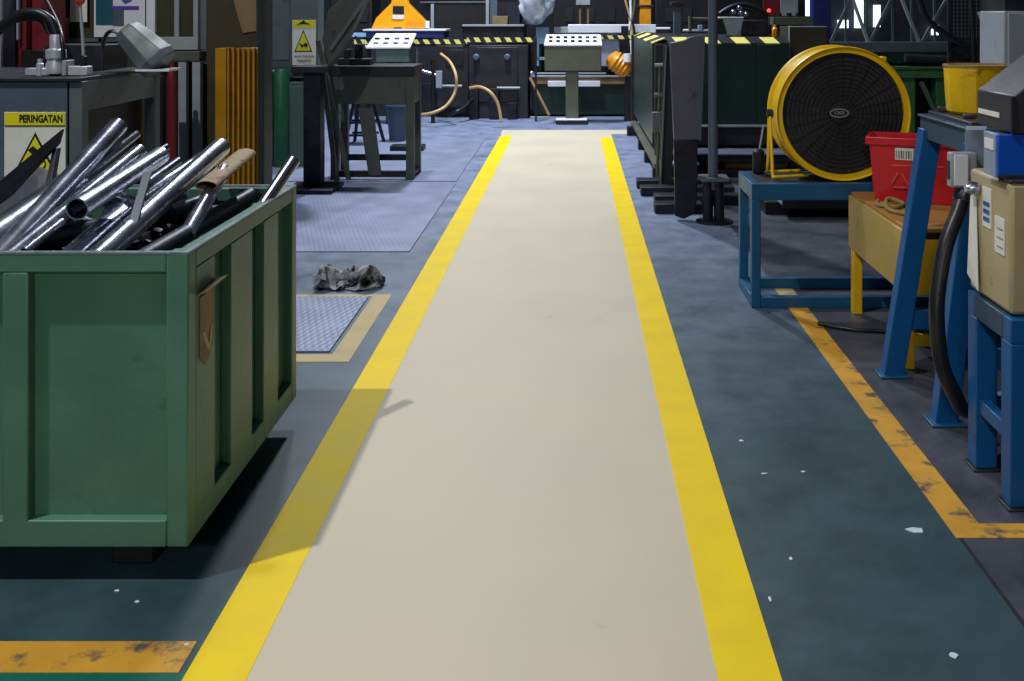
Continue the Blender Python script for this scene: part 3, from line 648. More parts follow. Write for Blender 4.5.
# tread plates
def plate(label, x0, x1, y0, y1):
    o = MB().box(x0, x1, y0, y1, 0, .008).build('floor_plate', 'tread_plate', None, .002); tag(o, label, 'floor plate', 'steel tread plates beside the walkway')
plate('pale steel tread plate under the work table, farthest along the walkway', -3.2, -1.10, 9.42, 12.5)
plate('pale steel tread plate behind the crumpled rag', -3.0, -1.09, 6.66, 9.3)
plate('small steel tread plate inside the tan bay line beside the green bin', -2.3, -1.145, 4.7, 5.6)

# crumpled rag
def rag():
    # a cloth let fall in folds: a small position-based cloth relaxation
    import numpy as np
    rs = np.random.RandomState(11); nx, ny = 46, 36; W, H = .78, .60
    gx, gy = np.meshgrid(np.linspace(-.5, .5, nx), np.linspace(-.5, .5, ny), indexing='ij')
    def smooth_noise(cell):
        out = np.zeros((nx, ny))
        for _ in range(14):
            fx, fy = rs.uniform(-cell, cell, 2); out += np.sin(6.28 * (fx * gx + fy * gy) + rs.uniform(0, 6.28)) / 3.7
        return out
    p = np.stack([gx * W * .46 + .035 * smooth_noise(3), gy * H * .40 + .03 * smooth_noise(3), .07 + .06 * smooth_noise(3.2)], -1)
    p[..., 2] = np.maximum(p[..., 2], .004); v = np.zeros_like(p)
    dx, dy = W / (nx - 1), H / (ny - 1); dd = math.hypot(dx, dy)
    pairs = [((slice(0, -1), slice(None)), (slice(1, None), slice(None)), dx, 1), ((slice(None), slice(0, -1)), (slice(None), slice(1, None)), dy, 1),
             ((slice(0, -1), slice(0, -1)), (slice(1, None), slice(1, None)), dd, .7), ((slice(0, -1), slice(1, None)), (slice(1, None), slice(0, -1)), dd, .7),
             ((slice(0, -2), slice(None)), (slice(2, None), slice(None)), 2 * dx, .06), ((slice(None), slice(0, -2)), (slice(None), slice(2, None)), 2 * dy, .06)]
    for step in range(70):
        old = p.copy(); v[..., 2] -= 9.8 * .006; p = p + v * .006
        for it in range(14):
            for a, b, L0, k in pairs:
                d = p[b] - p[a]; ln = np.linalg.norm(d, axis=-1, keepdims=True) + 1e-9
                c = d / ln * (ln - L0) * .4 * k; p[a] = p[a] + c; p[b] = p[b] - c
            low = p[..., 2] < .004; p[..., 2] = np.maximum(p[..., 2], .004)
            p[..., :2] = np.where(low[..., None], old[..., :2] + (p[..., :2] - old[..., :2]) * .15, p[..., :2])
        v = (p - old) / .006 * .80
    ctr = p.reshape(-1, 3).mean(0); q = p.reshape(-1, 3).copy(); q[:, :2] -= ctr[:2]
    ex = np.percentile(np.abs(q[:, 0]), 97); ey = np.percentile(np.abs(q[:, 1]), 97)
    q[:, 0] *= .185 / ex; q[:, 1] *= .125 / ey; q[:, 2] *= .125 / np.percentile(q[:, 2], 99.5)
    Y0 = 5.86; cx = X(350, Y0)
    vs = [(cx + a, Y0 + b, c) for a, b, c in q.tolist()]
    fs = [(i * ny + j, (i + 1) * ny + j, (i + 1) * ny + j + 1, i * ny + j + 1) for i in range(nx - 1) for j in range(ny - 1)]
    o = MB().add(vs, fs).build('crumpled_rag', 'cloth_fold_shade', sharp=180)
    m = o.modifiers.new('smooth', 'SUBSURF'); m.levels = m.render_levels = 1
    m = o.modifiers.new('thick', 'SOLIDIFY'); m.thickness = .004; m.offset = 0
    tag(o, 'crumpled grey rag with painted fold shade lying between two steel floor plates', 'rag')
rag()

# ------------------------------------------------------------------ far machine row
def far_row():
    Y0 = 15.0
    t = thing('press_machine', 'dark machine cabinet with two round knobs behind the hazard tape', 'machine', (X(480, Y0), Y0 + .6, 0))
    B('cabinet', 'charcoal', t, X(469, Y0), X(528, Y0), Y0, Y0 + 1.0, 0, Z(45, Y0), bevel=.01)
    B('cabinet_door', 'charcoal', t, X(475, Y0), X(518, Y0), Y0 - .02, Y0, .25, Z(47, Y0), bevel=.01)
    B('top_housing', 'dark_steel', t, X(462, Y0), X(524, Y0), Y0 + .05, Y0 + .9, Z(38, Y0), Z(25, Y0), bevel=.01)
    B('top_edge', 'grey_light', t, X(462, Y0), X(524, Y0), Y0 + .02, Y0 + .07, Z(26.5, Y0), Z(24.5, Y0))
    B('mid_bay', 'charcoal', t, X(436, Y0), X(468, Y0), Y0 + .1, Y0 + .9, Z(108, Y0), Z(46, Y0), bevel=.01)
    B('bay_recess', 'black', t, X(445, Y0), X(463, Y0), Y0 + .08, Y0 + .11, Z(66, Y0), Z(50, Y0))
    B('lower_bay', 'black', t, X(416, Y0), X(468, Y0), Y0 + .3, Y0 + .9, 0, Z(85, Y0))
    B('side_bay', 'charcoal', t, X(350, Y0), X(436, Y0), Y0 + .35, Y0 + 1, 0, Z(46, Y0))
    for px in (476.5, 507.5): MB().lathe([(.05, 0), (.05, .05), (.03, .07)], (X(px, Y0), Y0 - .02, Z(57, Y0)), (0, -1, 0), n=18).build('knob', 'slate', t)
    for a, b, y in ((497, 520, 88), (440, 462, 86)): MB().tube([P(a, y, Y0 - .05), P(b, y, Y0 - .05)], .02).build('pull_rod', 'grey_light', t)
    for px, py, h in ((508, 112, 16), (490, 118, 30), (470, 118, 34)): 
        B('foot_block', 'dark_steel', t, X(px, Y0), X(px + 9, Y0), Y0 - .14, Y0 - .02, 0, Z(118 - h, Y0))
    t = thing('barrier_tape', 'yellow and black hazard tape stretched along the far machines', 'tape', (X(450, 14.6), 14.6, Z(42, 14.6)))
    MB().box(X(354, 14.6), X(467, 14.6), 14.6, 14.606, Z(44, 14.6), Z(39.5, 14.6)).build('tape_band', 'hazard_tape', t)
    MB().box(X(467, 14.6), X(536, 14.6), 14.6, 14.606, Z(42, 14.6), Z(37.5, 14.6)).build('tape_band', 'hazard_tape', t)
    MB().box(X(596, 14.6), X(634, 14.6), 14.6, 14.606, Z(39, 14.6), Z(35.5, 14.6)).build('tape_band', 'hazard_tape', t)
    for px in (355, 535): B('tape_post', 'dark_steel', t, X(px, 14.65), X(px + 2, 14.65), 14.61, 14.65, 0, Z(36, 14.6))
    Yo = 15.6
    t = thing('crane_hook_block', 'orange trapezoid crane hook block with a black square window', 'hook block', (X(400, Yo), Yo, Z(32, Yo)))
    MB().prism([P(371, 28.8, Yo), P(376, 18, Yo), P(391, 3, Yo), P(393, -6, Yo), P(405, -6, Yo), P(407, 3, Yo), P(424, 20, Yo), P(428, 28.8, Yo)], (0, .25, 0)).build('housing', 'orange_paint', t, .01)
    B('window', 'black', t, X(393, Yo), X(404, Yo), Yo - .012, Yo, Z(14, Yo), Z(6, Yo)); B('window_sill', 'white_paint', t, X(392.5, Yo), X(404, Yo), Yo - .02, Yo, Z(19, Yo), Z(15, Yo))
    B('side_box', 'orange_motor', t, X(407, Yo), X(429, Yo), Yo - .05, Yo, Z(28.5, Yo), Z(22, Yo)); B('bracket', 'white_paint', t, X(426, Yo), X(430, Yo), Yo - .08, Yo - .05, Z(28, Yo), Z(21, Yo))
    B('slot', 'black', t, X(394, Yo), X(402, Yo), Yo - .012, Yo, Z(28.6, Yo), Z(27.4, Yo))
    Yn = 15.3
    t = thing('navy_girder', 'navy blue girder with a white top edge below the orange hook block', 'girder', (X(400, Yn), Yn + .2, Z(38, Yn)))
    B('girder_body', 'navy', t, X(365, Yn), X(444, Yn), Yn, Yn + .6, Z(38, Yn), Z(31, Yn)); B('top_plate', 'white_paint', t, X(363, Yn), X(446, Yn), Yn - .02, Yn + .6, Z(31, Yn), Z(29.2, Yn))
    B('end_fitting', 'light_blue', t, X(352, Yn), X(366, Yn), Yn - .02, Yn + .2, Z(37, Yn), Z(33, Yn)); B('end_support', 'charcoal', t, X(360, Yn), X(430, Yn), Yn + .2, Yn + .5, Z(45.6, 15), Z(38, Yn))
    # sloping white control desk
    Yd = 14.2
    t = thing('control_desk', 'green-grey control desk with a white sloping button panel under the hook block', 'control panel', (X(392, Yd), Yd, 0))
    B('desk_body', 'grey_green', t, X(376, Yd), X(409, Yd), Yd, Yd + .3, Z(62, Yd), Z(48, Yd)); B('pedestal', 'charcoal', t, X(385, Yd), X(400, Yd), Yd + .06, Yd + .2, 0, Z(62, Yd))
    p = MB().prism([P(366, 48.5, Yd - .02), P(410, 48.5, Yd - .02), (X(413, Yd), Yd + .3, Z(48.5, Yd) + .19), (X(372, Yd), Yd + .3, Z(48.5, Yd) + .19)], (0, .0, .02)).build('button_panel', 'white_paint', t)
    for r_ in range(2):
        for c in range(4):
            q = V((X(375 + c * 10, Yd), Yd + .06 + r_ * .1, Z(48.5, Yd) + .055 + r_ * .065 + .01))
            MB().box(q.x - .035, q.x + .035, q.y - .01, q.y + .02, q.z - .012, q.z + .022).build('push_button', 'ink' if (c + r_) % 3 else 'ink_blue', t)
    B('side_lamp', 'white_paint', t, X(358, Yd), X(366, Yd), Yd, Yd + .05, Z(47.5, Yd), Z(45, Yd)); B('side_box', 'charcoal', t, X(356, Yd), X(368, Yd), Yd + .05, Yd + .2, Z(66, Yd), Z(48, Yd))
    # dark screen
    Ys = 16.25
    t = thing('dark_screen', 'wide black guard screen in a grey frame above the hazard tape', 'screen', (X(460, Ys), Ys, 0))
    B('screen_panel', 'black', t, X(435, Ys), X(486, Ys), Ys, Ys + .05, Z(29, Ys), Z(2, Ys)); 
    for a in (431, 486): B('frame_post', 'grey_light', t, X(a, Ys), X(a + 3, Ys), Ys - .03, Ys + .05, 0, Z(4 if a == 431 else -8, Ys))
    B('frame_rail', 'machine_grey', t, X(420, Ys), X(490, Ys), Ys - .02, Ys + .05, Z(3, Ys), Z(1.5, Ys))
    o = MB().box(X(493, 15.4), X(508, 15.4), 15.3, 15.6, Z(25, 15.4), Z(16, 15.4)).build('tan_carton', 'cardboard', None, .004); tag(o, 'small tan carton on the machine housing beside the plastic bag', 'carton')
    o = MB().box(X(491, 16.2), X(498, 16.2), 16.05, 16.2, 0, 2).build('grey_duct', 'slate', None, .01); tag(o, 'grey duct rising behind the black guard screen', 'duct')
    # valve pipes at the desk
    t = thing('chrome_pipe_run', 'bent chrome pipe beside the white button panel', 'pipe', (X(420, 14.4), 14.4, 0))
    MB().tube(spline([P(417, 48, 14.4), P(417, 66, 14.4), P(420, 70, 14.4), P(430, 73, 14.4), P(436, 75, 14.4)], 5), .022).build('pipe', 'chrome', t)
    MB().tube([P(433, 75, 14.4), P(433, 60, 14.4), V((X(433, 14.4), 14.4, 0))], .03).build('stand_pipe', 'dark_steel', t)
    B('pipe_bracket', 'grey_light', t, X(436, 14.4), X(442, 14.4), 14.38, 14.46, Z(88, 14.4), Z(71, 14.4))
    Yh = 14.0
    pts = spline([P(441, 54, 14.6), P(450, 62, 14.3), P(456, 76, 14.1), P(455, 92, 14.1), P(446, 106, 14.0), P(432, 113, 13.9), P(418, 115, 14.0)], 6)
    for p in pts: p.z = max(p.z, .035)
    o = MB().tube(pts, .022).build('tan_hose', 'tan_hose'); tag(o, 'tan hose looping in a big half circle behind the work table', 'hose')
    pts = spline([P(470, 88, 14.7), P(480, 87, 14.6), P(490, 92, 14.5), P(497, 102, 14.5), P(500, 113, 14.5), P(501, 120, 14.5)], 6)
    for p in pts: p.z = max(p.z, .03)
    o = MB().tube(pts, .024).build('tan_hose', 'tan_hose'); tag(o, 'short tan hose arching down in front of the dark machine cabinet', 'hose')
    o = MB().tube(spline([P(446, 116, 14.6), P(456, 112, 14.5), P(464, 108, 14.6), P(472, 100, 14.8)], 6), .03).build('black_hose', 'rubber'); 
    tag(o, 'black hose lying at the foot of the dark machine cabinet', 'hose')
    # plastic bag
    random.seed(5); n, m = 26, 14; c = P(535, -8, 15.2); vs = []; fs = []
    for j in range(m + 1):
        ph = math.pi * j / m
        for i in range(n):
            th = 2 * math.pi * i / n
            k = 1 + .16 * math.sin(3 * th + ph * 4) + .14 * math.sin(7 * th - ph * 5) + .08 * math.sin(11 * th + 9 * ph)
            s_ = math.sin(ph) ** .5 * (1 - .35 * math.cos(ph) ** 2)
            vs.append((c.x + math.cos(th) * .27 * k * s_, c.y + math.sin(th) * .2 * k * s_, c.z + math.cos(ph) * .5))
    for j in range(m):
        for i in range(n): fs.append((j * n + i, j * n + (i + 1) % n, (j + 1) * n + (i + 1) % n, (j + 1) * n + i))
    o = MB().add(vs, fs).build('plastic_bag', 'bag_film', sharp=70); tag(o, 'blue and white plastic bag hanging above the light blue frame', 'bag')
    # middle machine with light-blue frame
    Ym = 15.3
    t = thing('conveyor_machine', 'dark machine with a light blue frame and white beam behind the button console', 'machine', (X(580, Ym), Ym + .5, 0))
    B('lower_body', 'green_dark', t, X(531, Ym), X(636, Ym), Ym, Ym + 1, .03, Z(84, Ym), bevel=.01)
    B('rail', 'plank', t, X(531, Ym), X(640, Ym), Ym - .05, Ym + .3, Z(84, Ym), Z(77, Ym)); B('rail_edge', 'grey_light', t, X(528, Ym), X(634, Ym), Ym - .07, Ym - .05, Z(77, Ym), Z(75, Ym))
    B('upper_rail', 'grey_light', t, X(530, Ym), X(606, Ym), Ym - .04, Ym, Z(74, Ym), Z(72.5, Ym))
    for a, b in ((548, 566), (577, 600)): B('lamp_tube', 'white_paint', t, X(a, Ym), X(b, Ym), Ym - .12, Ym - .06, Z(86, Ym), Z(80.5, Ym))
    B('rear_body', 'black', t, X(540, Ym), X(640, Ym), Ym + .5, Ym + 1, Z(80, Ym), Z(34, Ym))
    B('blue_post', 'light_blue', t, X(536, Ym), X(539, Ym), Ym, Ym + .05, Z(66, Ym), Z(27, Ym)); B('blue_panel', 'light_blue', t, X(537, Ym), X(549, Ym), Ym + .02, Ym + .05, Z(44, Ym), Z(27, Ym))
    B('blue_foot', 'light_blue', t, X(537, Ym), X(546, Ym), Ym, Ym + .06, Z(60, Ym), Z(57, Ym))
    B('white_beam', 'white_paint', t, X(568, Ym), X(656, Ym), Ym - .02, Ym + .2, Z(33, Ym), Z(24.5, Ym), bevel=.01)
    B('beam_end', 'grey_light', t, X(554, Ym), X(600, Ym), Ym + .01, Ym + .2, Z(33, Ym), Z(27, Ym)); MB().tube([P(655, 28.5, Ym), P(670, 28.5, Ym)], .02).build('beam_shaft', 'white_paint', t)
    MB().prism([P(602, 36, Ym + .1), P(618, 30, Ym + .1), P(620, 55, Ym + .1), P(612, 66, Ym + .1), P(600, 66, Ym + .1)], (0, .2, 0)).build('chute_plate', 'blue_zinc', t)
    B('beam_clamp', 'dark_steel', t, X(621, Ym), X(630, Ym), Ym - .06, Ym, Z(42, Ym), Z(26, Ym))
    for a in (531, 640): B('end_leg', 'charcoal', t, X(a, Ym), X(a + 7, Ym), Ym + .1, Ym + .3, 0, Z(36, Ym))
    MB().lathe([(.05, 0), (.05, .06), (.02, .07)], P(532, 74, Ym - .1), (0, -1, 0), n=16).build('ball_knob', 'chrome', t)
    B('foot_beam', 'grey_light', t, X(531, Ym), X(550, Ym), Ym - .3, Ym - .24, 0, .03)
    MB().tube([P(530, 78, Ym - .3), P(549, 115, Ym - .25)], .02).build('prop_bar', 'tan_hose', t)
    # console
    Yc = 14.3
    t = thing('button_console', 'olive-grey console on a single column with a white button panel facing the walkway', 'console', (X(572, Yc), Yc, 0))
    B('console_body', 'olive_grey', t, X(544.5, Yc), X(601.5, Yc), Yc, Yc + .25, Z(71, Yc), Z(46, Yc), bevel=.01)
    B('column', 'olive_grey', t, X(565.5, Yc), X(578.5, Yc), Yc + .04, Yc + .2, .05, Z(71, Yc), bevel=.01)
    B('base_plate', 'charcoal', t, X(556, Yc), X(587, Yc), Yc - .12, Yc + .3, 0, .06); B('base_top', 'white_paint', t, X(556, Yc), X(587, Yc), Yc - .12, Yc + .3, .06, .075)
    zf = Z(46, Yc)
    MB().prism([(X(544, Yc), Yc - .01, zf), (X(602, Yc), Yc - .01, zf), (X(601, Yc), Yc + .26, zf + .14), (X(546, Yc), Yc + .26, zf + .14)], (0, 0, .02)).build('button_panel', 'white_paint', t)
    for c in range(7):
        for r_ in range(2):
            q = V((X(550.5 + c * 7.4, Yc), Yc + .07 + r_ * .1, zf + .062 + r_ * .052)); s_ = .026
            MB().box(q.x - s_, q.x + s_, q.y - .02, q.y + .02, q.z - .014, q.z + .024).build('push_button', 'ink' if c < 5 else 'slate', t)
    # orange motor
    Yo = 14.6
    t = thing('gear_motor', 'orange finned gear motor beside the dark green machine guard', 'motor', (X(622, Yo), Yo, 0))
    a, b = P(614, 60, Yo), P(630, 72, Yo); d = (b - a).normalized()
    MB().lathe([(.05, -.06), (.12, -.03)] + [(.155 if k % 2 else .135, .02 + k * .03) for k in range(9)] + [(.12, .3), (.06, .33)], a - d * .03, d, n=20).build('motor_body', 'orange_motor', t)
    MB().lathe([(.07, 0), (.07, .12)], P(628, 62, Yo - .12), (0, 0, 1), n=14).build('terminal_cap', 'white_paint', t)
    MB().bar(P(628, 76, Yo + .1), V((X(628, Yo), Yo + .1, 0)), .1, .1).build('motor_foot', 'charcoal', t)
    Yp = 16.0
    t = thing('orange_post', 'orange post rising behind the white beam', 'post', (X(646, Yp), Yp, 0))
    B('post', 'orange_motor', t, X(640, Yp), X(651, Yp), Yp, Yp + .2, 0, 2.2); B('cap_plate', 'charcoal', t, X(637, Yp), X(654, Yp), Yp - .02, Yp + .22, Z(7, Yp), Z(5, Yp))
    t = thing('cable_bundle', 'tan and black cables running down past the orange post', 'cable', (X(630, 14.9), 14.9, Z(40, 14.9)))
    for k, (a, b, mt) in enumerate(((622, 632, 'tan_hose'), (636, 630, 'olive_grey'), (630, 630, 'white_paint'), (618, 634, 'rubber'))):
        MB().tube(spline([P(a, -14, 14.9), P((a + b) / 2 + 1, 12, 14.9), P(b, 30, 14.9), P(632, 54, 14.9), V((X(631, 14.9), 14.9, .0 if k == 1 else .3))], 5), .022).build('cable', mt, t)
    t = thing('portal_frame', 'pale grey column with a lamp box above the white beam', 'frame', (X(583, 17), 17, 0))
    for a in (579, 587): B('column', 'plank', t, X(a, 17), X(a + 2, 17), 17, 17.1, 0, Z(4, 17))
    B('lamp_box', 'grey_light', t, X(576, 17), X(590, 17), 16.95, 17.1, Z(5, 17), Z(-10, 17))
    # deep background silhouettes
    for k, (a, b, y, yy, mt, lb) in enumerate(((440, 520, 2, 19.5, 'wall_dark', 'dark machine silhouette far behind the guard screen'), (553, 628, -2, 19, 'black', 'black machine bulk far behind the white beam'),
                                     (655, 720, -4, 18.5, 'black', 'black machine bulk far behind the pole with a cap'), (330, 372, -4, 17.5, 'black', 'dark machine bulk far behind the hook block'))):
        t = thing('distant_machine', lb, 'machine', (X((a + b) / 2, yy), yy + .4, 0), 'distant dark machines')
        B('machine_body', mt, t, X(a, yy), X(b, yy), yy, yy + .8, 0, Z(y, yy), bevel=.02)
        for j in range(3):
            px = a + (b - a) * (j + .6) / 3.6
            B('access_hatch', 'charcoal', t, X(px, yy), X(px + 8, yy), yy - .03, yy, Z(22, yy), Z(8, yy))
far_row()

# ------------------------------------------------------------------ right-hand guarded machine
def green_machine():
    YF, XL = 10.0, .80
    YB = 13.2
    zt = Z(44, YF)
    t = thing('guarded_machine', 'long dark green machine guard with hazard striped top edge beyond the fan', 'machine', (1.5, 11.2, 0))
    B('front_guard', 'green_dark', t, X(668, YF), X(757, YF), YF, YF + .03, Z(125, YF), zt); B('front_guard', 'green_dark', t, X(757, YF), X(789, YF), YF - .02, YF + .02, Z(125, YF), zt)
    B('side_guard', 'green_dark', t, XL, XL + .03, YF + .1, YB, .26, zt)
    B('corner_post', 'charcoal', t, XL - .03, XL + .05, YB - .04, YB + .04, .0, zt + .02)
    B('corner_post', 'charcoal', t, X(655, YF), X(668, YF), YF - .03, YF + .06, .0, zt - .0)
    MB().prism([(X(668, YF), YF, zt), (X(789, YF), YF, zt), (X(789, YF), YF + .14, zt + .055), (X(668, YF), YF + .14, zt + .055)], (0, 0, .01)).build('hazard_edge', 'hazard', t)
    MB().prism([(XL, YF + .1, zt), (XL, YB, zt), (XL + .13, YB, zt + .05), (XL + .13, YF + .1, zt + .05)], (0, 0, .01)).build('hazard_edge', 'hazard_side', t)
    B('top_deck', 'charcoal', t, XL + .12, X(789, YF), YF + .14, YB, zt - .02, zt + .04)
    B('inner_body', 'black', t, XL + .2, X(786, YF), YF + .3, YB - .1, .2, zt - .05)
    B('lower_ledge', 'grey_light', t, X(700, YF), X(788, YF), YF - .06, YF, Z(126.5, YF), Z(124.5, YF))
    B('lower_apron', 'charcoal', t, X(668, YF), X(834, YF), YF + .05, YF + .1, Z(146, YF), Z(127, YF))
    B('tray', 'blue_zinc', t, X(668, YF), X(834, YF), YF - .35, YF, Z(150, YF), Z(148, YF)); 
    B('bed_rail', 'dark_steel', t, X(655, YF), X(834, YF), YF - .3, YF - .22, Z(158, YF), Z(151, YF))
    B('kick_plank', 'plank', t, X(722, YF), X(782, YF), YF - .2, YF - .16, Z(171, YF), Z(157, YF)); B('base_rail', 'dark_steel', t, X(660, YF), X(834, YF), YF - .3, YF, 0, .07)
    B('floor_channel', 'olive_grey', t, XL - .03, XL + .03, 9.45, YB, .12, .17); B('channel_deck', 'blue_zinc', t, XL + .03, XL + .4, 9.5, YB - .2, .14, .16)
    for y in (9.5, 10.6, 11.6, 12.9): B('foot_block', 'dark_steel', t, XL - (.1 if y > 12 else .04), XL + .1, y, y + .14, 0, .12)
    for a in (784, 824): B('support_leg', 'dark_steel', t, X(a, YF), X(a + 10, YF), YF - .3, YF - .2, 0, Z(150, YF))
    B('brown_box', 'olive_board', t, X(792, YF), X(830, YF), YF + .1, YF + .6, Z(125, YF), Z(27, YF)); B('box_edge', 'grey_light', t, X(791.5, YF), X(830, YF), YF + .09, YF + .12, Z(27.5, YF), Z(26.4, YF))
    B('box_edge', 'grey_light', t, X(791, YF), X(792.2, YF), YF + .09, YF + .12, Z(70, YF), Z(26.4, YF))
green_machine()
def timbers():
    for k, (Y0, a, b, lb) in enumerate(((9.05, 637, 704, 'farthest of the four dark sleepers under the green guard'), (8.68, 641, 706, 'second farthest dark sleeper beside the leaning plate'),
                                        (8.28, 655, 712, 'dark sleeper just behind the nearest one at the foot of the leaning plate'), (7.92, 655, 703, 'nearest dark sleeper on the floor beside the round pole base'))):
        o = MB().box(X(a, Y0), X(b, Y0) + .25 * (k != 3), Y0, Y0 + .16, 0, .078).build('sleeper', 'dark_steel', None, .006); tag(o, lb, 'sleeper', 'dark sleepers on the floor')
timbers()
def leaning_plates():
    Y0 = 7.66
    t = thing('steel_plate', 'tall dark steel plate standing upright in front of the green guard', 'plate', (X(688, Y0), Y0, 0))
    MB().prism([P(670, 43, Y0), P(685, 40, Y0), P(690, 37, Y0), P(704, 35, Y0), P(700, 140, Y0 ), P(674, 140, Y0)], (0, .06, 0)).build('upper_plate', 'plate_violet', t, .006)
    q = [P(674, 140, Y0), P(698, 140, Y0), P(697, 200, Y0), P(694, 214, Y0), P(684, 219, Y0), P(675, 216, Y0)]
    for p in q: p.z = max(p.z, 0)
    MB().prism(q, (0, .05, 0)).build('lower_plate', 'dark_steel', t, .006)
    MB().bar(P(704, 36, Y0 - .01), P(700, 140, Y0 - .01), .012, .03).build('plate_edge', 'slate', t)
    Y1 = 8.95
    t = thing('channel_bar', 'narrow dark channel bar upright behind the tall steel plate', 'bar', (X(665, Y1), Y1, 0))
    MB().prism([P(664, 46, Y1), P(676, 45, Y1), (X(672, Y1), Y1, 0), (X(659, Y1), Y1, 0)], (0, .05, 0)).build('channel_web', 'charcoal', t)
    MB().bar(P(666, 46, Y1 - .02), (X(660, Y1), Y1 - .02, 0), .012, .05).build('channel_flange', 'machine_grey', t)
    t = thing('clamp_rod', 'thin threaded rod with clamp beside the narrow channel bar', 'rod', (X(659, 9.3), 9.3, 0))
    MB().tube([P(660, 66, 9.3), V((X(657, 9.3), 9.3, .0))], .014).build('rod', 'olive_grey', t); MB().tube([P(655, 65, 9.3), P(664, 65, 9.3)], .016).build('rod_head', 'grey_light', t)
    B('clamp', 'machine_grey', t, X(652, 9.3), X(663, 9.3), 9.26, 9.34, Z(132, 9.3), Z(112, 9.3)); MB().tube([P(654, 95, 9.3), P(662, 95, 9.3)], .02).build('wing_nut', 'machine_grey', t)
    t = thing('capped_pole', 'short grey pole with a square cap behind the tall steel plate', 'pole', (X(677, 12), 12, 1.33))
    B('pole', 'slate', t, X(674, 12), X(681, 12), 12, 12.1, 1.33, Z(5, 12)); B('cap', 'charcoal', t, X(671, 12), X(684, 12), 11.97, 12.13, Z(6, 12), Z(2, 12))
    t = thing('t_handle', 'pale T-shaped handle bar behind the tall steel plate', 'handle', (X(690, 13), 13, 0))
    MB().tube([P(690, 32.5, 13), P(690, 16, 13)], .025).build('upright', 'olive_grey', t); MB().tube([P(690, 18.5, 13), P(712, 19, 13)], .018).build('cross_bar', 'olive_grey', t)
    B('upright_foot', 'charcoal', t, X(687, 13), X(693, 13), 12.95, 13.05, 1.325, 1.35)
    MB().tube([P(683, 30.5, 13), P(709, 30.5, 13)], .018).build('lower_bar', 'white_paint', t); B('bar_fitting', 'light_blue', t, X(698, 13), X(702, 13), 12.96, 13.04, Z(31, 13), Z(25, 13))
leaning_plates()
def pole():
    Y0 = 7.62; cx = X(713, Y0)
    t = thing('steel_pole', 'tall blue-grey steel pole on a round floor base beside the tall plate', 'pole', (cx, Y0, 0))
    MB().tube([(cx, Y0, .25), (cx, Y0, 2.2)], .037, 18).build('tube', 'slate', t)
    B('collar_plate', 'machine_grey', t, X(700, Y0), X(728, Y0), Y0 - .09, Y0 + .12, Z(180, Y0), Z(176.5, Y0))
    for a in (708, 719): MB().tube([(X(a, Y0), Y0, .01), (X(a, Y0), Y0, Z(180, Y0))], .04, 16).build('base_cylinder', 'dark_steel', t)
    MB().lathe([(.14, 0), (.14, .012), (.12, .02)], (cx + .01, Y0, 0), n=28).build('base_disc', 'dark_steel', t)
    MB().lathe([(.042, 0), (.042, .02), (.038, .03)], (cx, Y0, .32), n=18).build('collar', 'charcoal', t)
pole()

